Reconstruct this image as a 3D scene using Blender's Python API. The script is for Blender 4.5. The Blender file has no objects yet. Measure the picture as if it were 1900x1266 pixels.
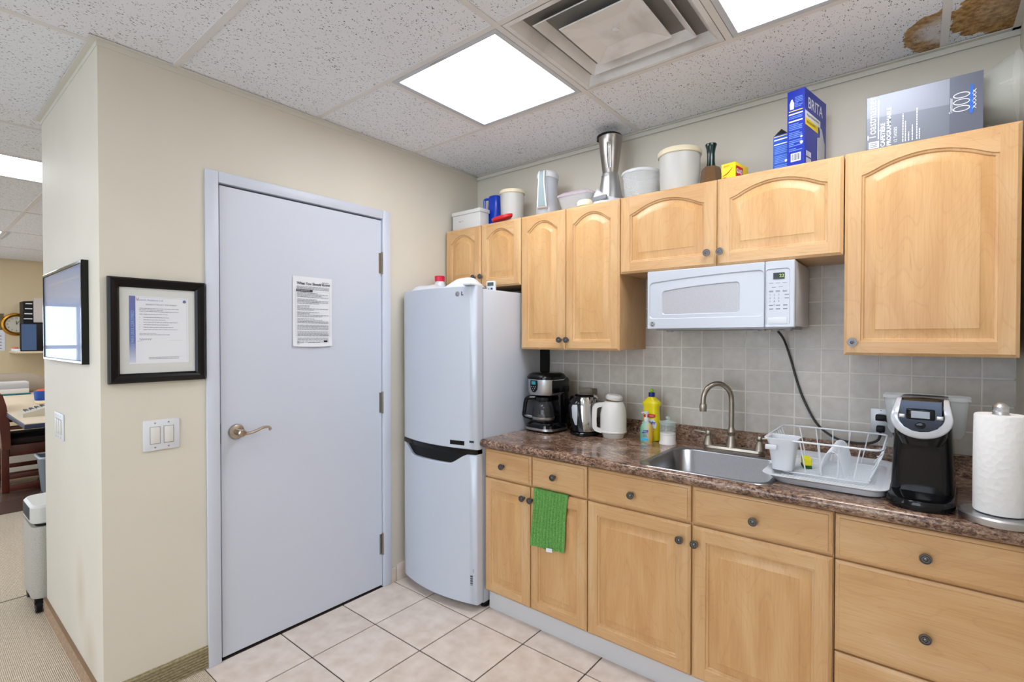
import bpy, bmesh, math, random
from mathutils import Vector, Matrix
random.seed(7)
PI = math.pi
S = bpy.context.scene
C = S.collection
H = 2.492            # ceiling height
XR = 2.607           # right wall
XF = -7.39           # far office wall
YC = -2.026          # return wall plane
# ------------------------------------------------------------------ camera
cd = bpy.data.cameras.new('camera')
cam = bpy.data.objects.new('camera', cd)
C.objects.link(cam)
cd.sensor_width = 36.0
cd.sensor_fit = 'HORIZONTAL'
cd.lens = 930.75 / 1900 * 36.0
cd.shift_y = 7.555 / 1900
cd.clip_start = 0.02
yaw, pitch = 0.6808, -0.0128
fwd = Vector((-math.sin(yaw)*math.cos(pitch), math.cos(yaw)*math.cos(pitch), math.sin(pitch)))
rgt = Vector((math.cos(yaw), math.sin(yaw), 0))
upv = rgt.cross(fwd)
cam.matrix_world = Matrix(((rgt.x, upv.x, -fwd.x, 2.3363), (rgt.y, upv.y, -fwd.y, -2.5058), (rgt.z, upv.z, -fwd.z, 1.3983), (0, 0, 0, 1)))
S.camera = cam
# ------------------------------------------------------------------ world, exposure
w = bpy.data.worlds.new('world')
S.world = w
w.use_nodes = True
bg = w.node_tree.nodes['Background']
bg.inputs[0].default_value = (0.74, 0.86, 1.0, 1)
bg.inputs[1].default_value = 4.4
S.view_settings.view_transform = 'Standard'
S.view_settings.look = 'None'
S.view_settings.exposure = 0.38
S.view_settings.gamma = 1.0
S.view_settings.use_curve_mapping = False
PANEL = 10.5          # luminance of the ceiling light diffusers

# ------------------------------------------------------------------ materials
def lin(c):
    return tuple(((v/255.0)/12.92 if v/255.0 <= 0.04045 else ((v/255.0+0.055)/1.055)**2.4) for v in c) + (1,)
MATS = {}
def mat(name, col, rough=0.5, metal=0.0, **k):
    if name in MATS: return MATS[name]
    m = bpy.data.materials.new(name); m.use_nodes = True
    p = m.node_tree.nodes['Principled BSDF']
    p.inputs['Base Color'].default_value = lin(col)
    p.inputs['Roughness'].default_value = rough
    p.inputs['Metallic'].default_value = metal
    if 'trans' in k: p.inputs['Transmission Weight'].default_value = k['trans']
    if 'ior' in k: p.inputs['IOR'].default_value = k['ior']
    if 'alpha' in k: p.inputs['Alpha'].default_value = k['alpha']
    if 'coat' in k:
        p.inputs['Coat Weight'].default_value = k['coat']; p.inputs['Coat Roughness'].default_value = 0.08
    if 'spec' in k: p.inputs['Specular IOR Level'].default_value = k['spec']
    if 'emit' in k:
        p.inputs['Emission Color'].default_value = lin(k['emit']); p.inputs['Emission Strength'].default_value = k.get('es', 1)
    if 'noise' in k:      # (scale, amount, bump)
        sc, am, bu = k['noise']
        n = N(m, 'ShaderNodeTexNoise', Scale=sc, Detail=4.0)
        link(m, coords(m), n.inputs['Vector'])
        c0 = lin(col)
        r = ramp(m, n.outputs['Fac'], [(0.3, tuple(v*(1-am) for v in c0[:3])), (0.7, tuple(min(1, v*(1+am)) for v in c0[:3]))])
        link(m, r, p.inputs['Base Color'])
        if bu: bump(m, n.outputs['Fac'], bu)
    MATS[name] = m
    return m
def N(m, typ, **k):
    n = m.node_tree.nodes.new(typ)
    for a, b in k.items():
        if a in n.inputs: n.inputs[a].default_value = b
    return n
def link(m, a, b): m.node_tree.links.new(a, b)
def coords(m, scale=(1, 1, 1), rot=(0, 0, 0), rand=False, kind='Object'):
    t = m.node_tree.nodes.new('ShaderNodeTexCoord')
    mp = m.node_tree.nodes.new('ShaderNodeMapping')
    mp.inputs['Scale'].default_value = scale; mp.inputs['Rotation'].default_value = rot
    link(m, t.outputs[kind], mp.inputs['Vector'])
    if rand:
        oi = m.node_tree.nodes.new('ShaderNodeObjectInfo')
        mu = m.node_tree.nodes.new('ShaderNodeMath'); mu.operation = 'MULTIPLY'; mu.inputs[1].default_value = 37.0
        cx = m.node_tree.nodes.new('ShaderNodeCombineXYZ')
        link(m, oi.outputs['Random'], mu.inputs[0])
        for i in range(3): link(m, mu.outputs[0], cx.inputs[i])
        link(m, cx.outputs[0], mp.inputs['Location'])
    return mp.outputs['Vector']
def ramp(m, fac, stops):
    r = m.node_tree.nodes.new('ShaderNodeValToRGB')
    el = r.color_ramp.elements
    while len(el) < len(stops): el.new(0.5)
    for e, (p, c) in zip(el, stops):
        e.position = p; e.color = tuple(c[:3]) + (1,)
    link(m, fac, r.inputs['Fac'])
    return r.outputs['Color']
def bump(m, fac, strength, dist=0.002):
    b = m.node_tree.nodes.new('ShaderNodeBump')
    b.inputs['Strength'].default_value = strength; b.inputs['Distance'].default_value = dist
    link(m, fac, b.inputs['Height'])
    link(m, b.outputs['Normal'], m.node_tree.nodes['Principled BSDF'].inputs['Normal'])
def mixc(m, fac, a, b, blend='MIX'):
    x = m.node_tree.nodes.new('ShaderNodeMix'); x.data_type = 'RGBA'; x.blend_type = blend
    if isinstance(fac, float): x.inputs[0].default_value = fac
    else: link(m, fac, x.inputs[0])
    for v, i in ((a, 6), (b, 7)):
        if isinstance(v, tuple): x.inputs[i].default_value = tuple(v[:3]) + (1,)
        else: link(m, v, x.inputs[i])
    return x.outputs[2]
def pb(m): return m.node_tree.nodes['Principled BSDF']

def wood(name, horizontal, tint=None):
    m = mat(name, (214, 170, 118), 0.38)
    sc = (1.0, 4, 5) if horizontal else (5, 4, 1.0)
    n1 = N(m, 'ShaderNodeTexNoise', Scale=2.2, Detail=5.0, Distortion=0.5); link(m, coords(m, sc, rand=True), n1.inputs['Vector'])
    sc2 = (4, 60, 150) if horizontal else (150, 60, 4)
    n2 = N(m, 'ShaderNodeTexNoise', Scale=2.0, Detail=3.0); link(m, coords(m, sc2, rand=True), n2.inputs['Vector'])
    c1 = ramp(m, n1.outputs['Fac'], [(0.3, lin((198, 153, 103))), (0.5, lin((207, 166, 117))), (0.7, lin((215, 178, 132)))])
    c2 = ramp(m, n2.outputs['Fac'], [(0.35, lin((238, 226, 210))), (0.62, lin((255, 255, 255)))])
    c = mixc(m, 0.4, c1, c2, 'MULTIPLY')
    # narrow annual-ring figure
    n4 = N(m, 'ShaderNodeTexNoise', Scale=1.6, Detail=1.5); link(m, coords(m, (0.9, 3, 3.5) if horizontal else (3.5, 3, 0.9), rand=True), n4.inputs['Vector'])
    mu4 = m.node_tree.nodes.new('ShaderNodeMath'); mu4.operation = 'MULTIPLY'; mu4.inputs[1].default_value = 26.0; link(m, n4.outputs['Fac'], mu4.inputs[0])
    fr4 = m.node_tree.nodes.new('ShaderNodeMath'); fr4.operation = 'FRACT'; link(m, mu4.outputs[0], fr4.inputs[0])
    f4 = ramp(m, fr4.outputs[0], [(0.0, (0.16,)*3), (0.10, (0, 0, 0)), (0.9, (0, 0, 0)), (1.0, (0.16,)*3)])
    c = mixc(m, f4, c, lin((168, 116, 72)))
    n3 = N(m, 'ShaderNodeTexNoise', Scale=9.0, Detail=2.0); link(m, coords(m, (1, 1, 8) if horizontal else (8, 1, 1), rand=True), n3.inputs['Vector'])
    f3 = ramp(m, n3.outputs['Fac'], [(0.72, (0, 0, 0)), (0.78, (0.35,)*3)])
    c = mixc(m, f3, c, lin((166, 110, 66)))
    if tint: c = mixc(m, 1.0, c, tint, 'MULTIPLY')
    link(m, c, pb(m).inputs['Base Color'])
    bump(m, n2.outputs['Fac'], 0.05, 0.001)
    pb(m).inputs['Coat Weight'].default_value = 0.12
    pb(m).inputs['Coat Roughness'].default_value = 0.3
    return m
WV = wood('maple_vertical', False)
WH = wood('maple_horizontal', True)
WP = wood('maple_panel', False, (1.0, 0.965, 0.87))
WALL = mat('cream_paint', (212, 206, 192), 0.6, noise=(2.0, 0.03, 0.0))
WALL2 = mat('beige_office_paint', (214, 196, 160), 0.7)
WHITEP = mat('white_door_paint', (203, 209, 222), 0.4)
def ceiling_mat():
    m = mat('acoustic_tile', (226, 226, 228), 0.9)
    p = pb(m)
    v = N(m, 'ShaderNodeTexVoronoi', Scale=190.0); v.feature = 'F1'
    nz = N(m, 'ShaderNodeTexNoise', Scale=120.0, Detail=2.0); co = coords(m, (1, 0.55, 1), (0, 0, 0.7), kind='Object')
    link(m, co, nz.inputs['Vector'])
    vm = m.node_tree.nodes.new('ShaderNodeVectorMath'); vm.operation = 'MULTIPLY_ADD'
    link(m, nz.outputs['Color'], vm.inputs[0]); vm.inputs[1].default_value = (0.006, 0.006, 0.006); link(m, co, vm.inputs[2])
    link(m, vm.outputs[0], v.inputs['Vector'])
    n2 = N(m, 'ShaderNodeTexNoise', Scale=110.0, Detail=1.0); link(m, co, n2.inputs['Vector'])
    ad = m.node_tree.nodes.new('ShaderNodeMath'); ad.operation = 'MULTIPLY_ADD'
    link(m, n2.outputs['Fac'], ad.inputs[0]); ad.inputs[1].default_value = 0.9; link(m, v.outputs['Distance'], ad.inputs[2])
    c = ramp(m, ad.outputs[0], [(0.60, lin((84, 79, 78))), (0.65, lin((228, 231, 238)))])
    link(m, c, p.inputs['Base Color'])
    bump(m, ad.outputs[0], 0.25, 0.002)
    return m
CEIL = ceiling_mat()
def stained_ceiling(name, cx, cy, rx, ry, ring):
    m = CEIL.copy(); m.name = name; MATS[name] = m
    p = pb(m)
    src = p.inputs['Base Color'].links[0].from_socket
    geo = m.node_tree.nodes.new('ShaderNodeNewGeometry')
    mp = m.node_tree.nodes.new('ShaderNodeMapping'); mp.inputs['Location'].default_value = (-cx/rx, -cy/ry, 0); mp.inputs['Scale'].default_value = (1/rx, 1/ry, 0)
    link(m, geo.outputs['Position'], mp.inputs['Vector'])
    ln = m.node_tree.nodes.new('ShaderNodeVectorMath'); ln.operation = 'LENGTH'; link(m, mp.outputs[0], ln.inputs[0])
    nz = N(m, 'ShaderNodeTexNoise', Scale=18.0, Detail=6.0); link(m, geo.outputs['Position'], nz.inputs['Vector'])
    ad = m.node_tree.nodes.new('ShaderNodeMath'); ad.operation = 'MULTIPLY_ADD'
    link(m, nz.outputs['Fac'], ad.inputs[0]); ad.inputs[1].default_value = 0.5; link(m, ln.outputs['Value'], ad.inputs[2])
    k = (0.78, 0.3, 0.95) if ring else (0.2, 0.9, 1.0)
    f = ramp(m, ad.outputs[0], [(0.0, (k[1],)*3), (0.55, (k[1],)*3), (0.80, (k[2],)*3), (0.98, (k[2],)*3), (1.0, (0, 0, 0))])
    n2 = N(m, 'ShaderNodeTexNoise', Scale=60.0, Detail=3.0); link(m, geo.outputs['Position'], n2.inputs['Vector'])
    sc = ramp(m, n2.outputs['Fac'], [(0.35, lin((140, 100, 52))), (0.65, lin((196, 158, 100)))])
    sc = mixc(m, 0.35, sc, src, 'MULTIPLY')
    link(m, mixc(m, f, src, sc), p.inputs['Base Color'])
    return m
TEE = mat('ceiling_tee_white', (216, 214, 214), 0.5)
BEIGEB = mat('beige_wall_angle', (210, 207, 198), 0.6)
def tile_mat(name, a, b, sc, rough, gl=0.0):
    m = mat(name, a, rough)
    n = N(m, 'ShaderNodeTexNoise', Scale=sc, Detail=5.0); link(m, coords(m, rand=True), n.inputs['Vector'])
    c = ramp(m, n.outputs['Fac'], [(0.3, lin(a)), (0.7, lin(b))])
    oi = m.node_tree.nodes.new('ShaderNodeObjectInfo')
    mr = m.node_tree.nodes.new('ShaderNodeMapRange'); mr.inputs[3].default_value = 0.93; mr.inputs[4].default_value = 1.04
    link(m, oi.outputs['Random'], mr.inputs[0])
    c = mixc(m, 1.0, c, mr.outputs[0], 'MULTIPLY')
    link(m, c, pb(m).inputs['Base Color'])
    bump(m, n.outputs['Fac'], 0.08, 0.001)
    return m
BTILE = tile_mat('grey_wall_tile', (186, 179, 170), (200, 194, 185), 30.0, 0.35)
FTILE = tile_mat('beige_floor_tile', (206, 190, 176), (226, 213, 203), 14.0, 0.32)
GROUT = mat('pale_grout', (226, 222, 214), 0.8)
DGROUT = mat('dark_grout', (44, 36, 32), 0.9)
def carpet_mat(name, a, b, ax):
    m = mat(name, a, 0.95)
    wv = N(m, 'ShaderNodeTexWave', Scale=55.0, Distortion=1.5, Detail=2.0); wv.bands_direction = ax
    link(m, coords(m), wv.inputs['Vector'])
    n = N(m, 'ShaderNodeTexNoise', Scale=90.0, Detail=3.0); link(m, coords(m), n.inputs['Vector'])
    c = ramp(m, n.outputs['Fac'], [(0.35, lin(a)), (0.65, lin(b))])
    d = ramp(m, wv.outputs['Fac'], [(0.0, lin((205, 200, 195))), (0.7, lin((255, 255, 255)))])
    link(m, mixc(m, 0.7, c, d, 'MULTIPLY'), pb(m).inputs['Base Color'])
    bump(m, wv.outputs['Fac'], 0.5, 0.004)
    return m
CARPET = carpet_mat('beige_loop_carpet', (194, 178, 156), (216, 201, 181), 'Y')
CBASE = carpet_mat('olive_carpet_base', (150, 138, 104), (178, 165, 130), 'Z')
pb(CBASE)
def laminate():
    m = mat('brown_stone_laminate', (150, 115, 95), 0.22, coat=0.3)
    co = coords(m, (1, 1.6, 1.6))
    n = N(m, 'ShaderNodeTexNoise', Scale=75.0, Detail=8.0, Roughness=0.75, Distortion=0.6); link(m, co, n.inputs['Vector'])
    n2 = N(m, 'ShaderNodeTexNoise', Scale=9.0, Detail=4.0, Distortion=1.0); link(m, co, n2.inputs['Vector'])
    ad = m.node_tree.nodes.new('ShaderNodeMath'); ad.operation = 'MULTIPLY_ADD'
    link(m, n2.outputs['Fac'], ad.inputs[0]); ad.inputs[1].default_value = 0.45; link(m, n.outputs['Fac'], ad.inputs[2])
    mr = m.node_tree.nodes.new('ShaderNodeMath'); mr.operation = 'MULTIPLY'; mr.inputs[1].default_value = 0.69; link(m, ad.outputs[0], mr.inputs[0])
    c = ramp(m, mr.outputs[0], [(0.41, lin((40, 26, 24))), (0.46, lin((94, 66, 52))), (0.50, lin((130, 100, 80))), (0.55, lin((156, 128, 108))), (0.63, lin((184, 164, 146)))])
    link(m, c, pb(m).inputs['Base Color'])
    return m
LAM = laminate()
STEEL = mat('brushed_steel', (190, 190, 192), 0.33, 1.0)
SINKST = mat('satin_sink_steel', (150, 152, 156), 0.28, 1.0, noise=(150.0, 0.04, 0.03))
NICKEL = mat('brushed_nickel', (170, 162, 150), 0.3, 1.0)
BRASSN = mat('satin_warm_nickel', (184, 174, 160), 0.25, 1.0)
PEWTER = mat('dark_pewter', (118, 116, 116), 0.3, 0.95)
BLACKP = mat('gloss_black_plastic', (7, 7, 10), 0.12, spec=0.35)
BLACKM = mat('matte_black', (9, 9, 10), 0.5, spec=0.3)
WHITEPL = mat('white_plastic', (214, 217, 223), 0.32)
WHITEW = mat('warm_white_plastic', (218, 216, 212), 0.35)
FRIDGE = mat('white_enamel', (194, 201, 213), 0.28, coat=0.3)
PAPER = mat('white_paper', (226, 228, 234), 0.7)
INK = mat('black_ink', (38, 38, 44), 0.7)
INKG = mat('grey_ink', (130, 132, 142), 0.7)
BLUEINK = mat('blue_ink', (30, 70, 150), 0.6)
REDP = mat('red_plastic', (200, 24, 34), 0.3)
BLUEP = mat('blue_translucent_plastic', (18, 70, 210), 0.25, trans=0.25)
CREAM = mat('cream_plastic', (232, 220, 190), 0.4)
CLEARP = mat('clear_plastic', (236, 240, 242), 0.12, trans=0.0, alpha=0.28)
MILKY = mat('milky_plastic', (232, 232, 228), 0.3, alpha=0.55)
GLASS = mat('clear_glass', (255, 255, 255), 0.02, trans=1.0, ior=1.45)
THING = mat('dark_wood_frame', (9, 5, 5), 0.3, spec=0.25)
TEXW = mat('white_print', (235, 238, 244), 0.5)
CARDW = mat('white_card', (214, 214, 212), 0.6)

# ------------------------------------------------------------------ mesh helpers
def bx(bm, x0, x1, y0, y1, z0, z1, b=0.0, seg=2, mi=0):
    r = bmesh.ops.create_cube(bm, size=1.0)
    vs = r['verts']
    for v in vs:
        v.co = Vector((x0+(v.co.x+.5)*(x1-x0), y0+(v.co.y+.5)*(y1-y0), z0+(v.co.z+.5)*(z1-z0)))
    fs = set(f for v in vs for f in v.link_faces)
    for f in fs: f.material_index = mi
    if b > 0:
        es = list(set(e for v in vs for e in v.link_edges))
        bmesh.ops.bevel(bm, geom=es, offset=b, segments=seg, affect='EDGES', profile=0.5, material=-1)
    return bm
def box(*a, **k): return bx(bmesh.new(), *a, **k)
def loft(bm, loops, cap0=True, cap1=True, mi=0, closed=True):
    rings = [[bm.verts.new(p) for p in l] for l in loops]
    n = len(loops[0])
    for a, b in zip(rings, rings[1:]):
        for i in range(n if closed else n-1):
            f = bm.faces.new((a[i], a[(i+1) % n], b[(i+1) % n], b[i])); f.material_index = mi
    if cap0: bm.faces.new(rings[0][::-1]).material_index = mi
    if cap1: bm.faces.new(rings[-1]).material_index = mi
    return rings
def circ(cx, cy, z, r, n=32, sx=1, sy=1, a0=0):
    return [(cx+r*sx*math.cos(a0+2*PI*i/n), cy+r*sy*math.sin(a0+2*PI*i/n), z) for i in range(n)]
def lathe(bm, prof, c=(0, 0, 0), n=32, axis='z', caps=(True, True), sx=1, sy=1, mi=0):
    loops = []
    for r, h in prof:
        l = []
        for i in range(n):
            a = 2*PI*i/n; p, q = max(r, 1e-5)*math.cos(a)*sx, max(r, 1e-5)*math.sin(a)*sy
            if axis == 'z': l.append((c[0]+p, c[1]+q, c[2]+h))
            elif axis == 'y': l.append((c[0]+p, c[1]+h, c[2]-q))
            elif axis == '-y': l.append((c[0]+p, c[1]-h, c[2]+q))
            else: l.append((c[0]+h, c[1]+p, c[2]+q))
        loops.append(l)
    loft(bm, loops, caps[0], caps[1], mi)
    return bm
def rrect(cx, cy, z, w, d, r, n=5):
    pts = []
    for k, (sx, sy) in enumerate(((1, 1), (-1, 1), (-1, -1), (1, -1))):
        for i in range(n+1):
            a = PI/2*(k + i/n)
            pts.append((cx+sx*(w/2-r)+r*math.cos(a), cy+sy*(d/2-r)+r*math.sin(a), z))
    return pts
def tube(bm, pts, r, n=8, closed=False, mi=0):
    P = [Vector(p) for p in pts]
    N_ = len(P); rs = r if isinstance(r, (list, tuple)) else [r]*N_
    T = []
    for i in range(N_):
        a = P[i-1] if (i > 0 or closed) else P[i]
        b = P[(i+1) % N_] if (i < N_-1 or closed) else P[i]
        T.append((b-a).normalized())
    ref = Vector((0, 0, 1)) if abs(T[0].z) < 0.9 else Vector((1, 0, 0))
    u = T[0].cross(ref).normalized()
    loops = []
    for i in range(N_):
        u = (u - T[i]*u.dot(T[i])).normalized(); v = T[i].cross(u)
        loops.append([P[i]+(u*math.cos(2*PI*k/n)+v*math.sin(2*PI*k/n))*rs[i] for k in range(n)])
    if closed:
        loops.append(loops[0]); loft(bm, loops, False, False, mi)
    else: loft(bm, loops, True, True, mi)
    return bm
def smooth_path(pts, k=6):
    P = [Vector(p) for p in pts]; out = []
    for i in range(len(P)-1):
        p0 = P[max(i-1, 0)]; p1 = P[i]; p2 = P[i+1]; p3 = P[min(i+2, len(P)-1)]
        for j in range(k):
            t = j/k
            out.append(0.5*((2*p1)+(p2-p0)*t+(2*p0-5*p1+4*p2-p3)*t*t+(3*p1-p0-3*p2+p3)*t**3))
    out.append(P[-1]); return out
def prism(bm, poly, axis, a0, a1, mi=0):
    def P(u, v, a):
        return {'x': (a, u, v), 'y': (u, a, v), 'z': (u, v, a)}[axis]
    loft(bm, [[P(u, v, a0) for u, v in poly], [P(u, v, a1) for u, v in poly]], mi=mi)
    return bm
def quad(bm, a, b, c, d, mi=0):
    f = bm.faces.new([bm.verts.new(p) for p in (a, b, c, d)]); f.material_index = mi
ROOT = {}
def rootmat(o):
    return ROOT.get(o.name, Matrix())
def obj(name, bm, m, parent=None, world=True, smooth=True, ang=35, loc=None):
    """link a bmesh as one object; world=True: vertices are given in world space"""
    if isinstance(bm, bpy.types.Mesh): me = bm
    else:
        bmesh.ops.recalc_face_normals(bm, faces=bm.faces[:])
        me = bpy.data.meshes.new(name)
        if parent is not None and world: bm.transform(rootmat(parent).inverted())
        bm.to_mesh(me); bm.free()
        for mm in (m if isinstance(m, (list, tuple)) else [m]): me.materials.append(mm)
        if smooth:
            me.polygons.foreach_set('use_smooth', [True]*len(me.polygons))
            try: me.set_sharp_from_angle(angle=math.radians(ang))
            except Exception: pass
    o = bpy.data.objects.new(name, me); C.objects.link(o)
    if parent is not None:
        o.parent = parent; ROOT[o.name] = rootmat(parent)
    if loc is not None: o.location = loc
    return o
def stuff_obj(*a, **k):
    o = obj(*a, **k); o['kind'] = 'stuff'; return o
def thing(name, label, cat, loc=(0, 0, 0), rz=0.0, group=None):
    o = bpy.data.objects.new(name, None); C.objects.link(o)
    o.location = loc; o.rotation_euler = (0, 0, rz); o.empty_display_size = 0.1
    ROOT[o.name] = Matrix.Translation(loc) @ Matrix.Rotation(rz, 4, 'Z')
    o['label'] = label; o['category'] = cat
    if group: o['group'] = group
    return o
def tag(o, label, cat, group=None):
    o['label'] = label; o['category'] = cat
    if group: o['group'] = group
    return o
def struct(o): o['kind'] = 'structure'; return o
def dup(root, loc, label, rz=None):
    r = root.copy(); C.objects.link(r); r.location = loc; r['label'] = label
    if rz is not None: r.rotation_euler = (0, 0, rz)
    for ch in list(root.children):
        c = ch.copy(); C.objects.link(c); c.parent = r
        for g in list(ch.children):
            d = g.copy(); C.objects.link(d); d.parent = c
    return r
FB = (Vector((1, 0, 0)), Vector((0, 0, 1)))      # faces -y
FL = (Vector((0, 1, 0)), Vector((0, 0, 1)))      # faces +x
def text(name, s, size, org, fr, m, parent, align='LEFT', world=True, sx=1.0, bold=0.0, off=0.0006):
    cu = bpy.data.curves.new(name, 'FONT'); cu.body = s; cu.size = size; cu.align_x = align; cu.align_y = 'CENTER'
    cu.offset = bold; cu.resolution_u = 3
    t = bpy.data.objects.new('tmp', cu)
    me = bpy.data.meshes.new_from_object(t)
    bpy.data.objects.remove(t)
    x, y = fr; nrm = x.cross(y); o = Vector(org)+nrm*off
    M = Matrix(((x.x, y.x, nrm.x, o.x), (x.y, y.y, nrm.y, o.y), (x.z, y.z, nrm.z, o.z), (0, 0, 0, 1)))
    bm = bmesh.new(); bm.from_mesh(me); bpy.data.meshes.remove(me)
    bm.transform(Matrix.Scale(sx, 4, (1, 0, 0))); bm.transform(M)
    return obj(name, bm, m, parent, world=world, smooth=False)
def fq(bm, org, fr, u0, u1, v0, v1, off=0.0005, mi=0):
    x, y = fr; n = x.cross(y); o = Vector(org)+n*off
    quad(bm, o+x*u0+y*v0, o+x*u1+y*v0, o+x*u1+y*v1, o+x*u0+y*v1, mi)
def textlines(bm, org, fr, u0, u1, v_top, n, pitch, h, off=0.0005, ragged=0.3, para=0, seed=1, mi=0):
    rnd = random.Random(seed); v = v_top
    for k in range(n):
        end = u1 if rnd.random() > ragged else u0+(u1-u0)*rnd.uniform(0.35, 0.9)
        u = u0
        while u < end-0.001:
            wd = rnd.uniform(0.006, 0.018)*(u1-u0)/0.15
            fq(bm, org, fr, u, min(u+wd, end), v-h, v, off, mi); u += wd+(u1-u0)*0.012
        v -= pitch
        if para and (k+1) % para == 0: v -= pitch*0.8

# ------------------------------------------------------------------ floor
fl = struct(obj('floor', box(0, XR, -1.69, 0, -0.05, -0.004), DGROUT, smooth=False))
xs = [0.0] + [0.281+0.3292*k for k in range(8)] + [XR]
ys = [-1.69, -1.361, -1.032, -0.703, -0.374, -0.045, 0.0]
meshes = {}
def cell(x0, x1, y0, y1, z0, z1, g, m, name, parent, b=0.0):
    k = (round(x1-x0, 3), round(y1-y0, 3), name)
    if k not in meshes:
        bm = box(-(x1-x0)/2+g, (x1-x0)/2-g, -(y1-y0)/2+g, (y1-y0)/2-g, z0, z1, b=b, seg=1)
        o = obj(name, bm, m, parent, world=False, smooth=False); meshes[k] = o.data
    else: o = obj(name, meshes[k], m, parent)
    o.location = ((x0+x1)/2, (y0+y1)/2, 0)
    return o
for a, b_ in zip(xs, xs[1:]):
    for c_, d_ in zip(ys, ys[1:]):
        cell(a, b_, c_, d_, -0.02, 0.0, 0.0030, FTILE, 'floor_tile', fl, 0.0012)
struct(obj('floor_carpet', box(XF, XR, -5.6, -1.692, -0.05, 0.001), CARPET, smooth=False))
struct(obj('floor_carpet_office', box(XF, -1.0, -1.692, 1.6, -0.05, 0.001), CARPET, smooth=False))
bm = box(-1.426, -1.419, -4.0, -1.2, 0.0, 0.002)
struct(obj('trim_1', bm, mat('dark_carpet_seam', (70, 58, 46), 0.9), smooth=False))

# ------------------------------------------------------------------ walls
struct(obj('wall_back', box(-1.085, XR+0.12, 0.008, 0.13, -0.02, H+0.06), WALL, smooth=False))
wall_back = bpy.data.objects['wall_back']
struct(obj('wall_right', box(XR, XR+0.12, -5.6, 0.008, -0.02, H+0.06), WALL, smooth=False))
bm = bmesh.new()
DY0, DY1, DZ = -1.627, -0.775, 2.068
bx(bm, -0.12, 0, YC+0.12, DY0, -0.02, H+0.06)
bx(bm, -0.12, 0, DY1, 0.008, -0.02, H+0.06)
bx(bm, -0.12, 0, DY0, DY1, DZ, H+0.06)
struct(obj('wall_left', bm, WALL, smooth=False))
def stained_wall():
    m = WALL.copy(); m.name = 'cream_paint_scuffed'; p = pb(m)
    src = p.inputs['Base Color'].links[0].from_socket
    geo = m.node_tree.nodes.new('ShaderNodeNewGeometry')
    out = src
    for (x, z, rx, rz) in ((-0.35, 0.36, 0.10, 0.20), (-0.2, 0.16, 0.13, 0.14)):
        mp = m.node_tree.nodes.new('ShaderNodeMapping'); mp.inputs['Location'].default_value = (-x/rx, 0, -z/rz); mp.inputs['Scale'].default_value = (1/rx, 0, 1/rz)
        link(m, geo.outputs['Position'], mp.inputs['Vector'])
        ln = m.node_tree.nodes.new('ShaderNodeVectorMath'); ln.operation = 'LENGTH'; link(m, mp.outputs[0], ln.inputs[0])
        f = ramp(m, ln.outputs['Value'], [(0.0, (0.32,)*3), (1.0, (0, 0, 0))])
        out = mixc(m, f, out, lin((176, 140, 92)))
    link(m, out, p.inputs['Base Color'])
    return m
struct(obj('wall_return', box(-1.085, 0.0, YC, YC+0.12, -0.02, H+0.06), stained_wall(), smooth=False))
struct(obj('wall_partition', box(-1.085, -0.965, YC+0.12, 1.6, -0.02, H+0.06), WALL, smooth=False))
struct(obj('wall_office_back', box(XF, -1.085, 1.6, 1.72, -0.02, H+0.06), WALL2, smooth=False))
bm = bmesh.new()
bx(bm, XF, XR, -5.72, -5.6, -0.02, 0.55); bx(bm, XF, XR, -5.72, -5.6, 2.25, H+0.06)
for a, b_ in ((XF, -6.6), (-4.2, 0.0), (2.4, XR)): bx(bm, a, b_, -5.72, -5.6, 0.55, 2.25)
struct(obj('wall_front', bm, WALL, smooth=False))
for k, (a, b_) in enumerate(((-6.6, -4.2), (0.0, 2.4))):  # unseen windows added behind the camera to bring in fill daylight
    bm = bmesh.new()
    for x in (a, (a+b_)/2-.02, b_-.04): bx(bm, x, x+.04, -5.70, -5.64, 0.55, 2.25)
    for z in (0.55, 2.21): bx(bm, a, b_, -5.70, -5.64, z, z+.04)
    wn = struct(obj('window_%d' % (k+2), bm, mat('grey_window_frame', (170, 176, 190), 0.5), smooth=False))
    ar = bpy.data.lights.new('window_daylight', 'AREA'); ar.shape = 'RECTANGLE'; ar.size = b_-a-.1; ar.size_y = 1.6
    ar.cycles.is_portal = True
    lo = bpy.data.objects.new('window_portal', ar); C.objects.link(lo); lo.location = ((a+b_)/2, -5.66, 1.4); lo.rotation_euler = (PI/2, 0, 0)
WY0, WY1, WZ0, WZ1 = -5.2, -2.45, 0.75, 1.92
bm = bmesh.new()
bx(bm, XF-0.12, XF, WY1, 1.6, -0.02, H+0.06); bx(bm, XF-0.12, XF, -5.6, WY0, -0.02, H+0.06)
bx(bm, XF-0.12, XF, WY0, WY1, -0.02, WZ0); bx(bm, XF-0.12, XF, WY0, WY1, WZ1, H+0.06)
struct(obj('wall_far', bm, WALL2, smooth=False))
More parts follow.
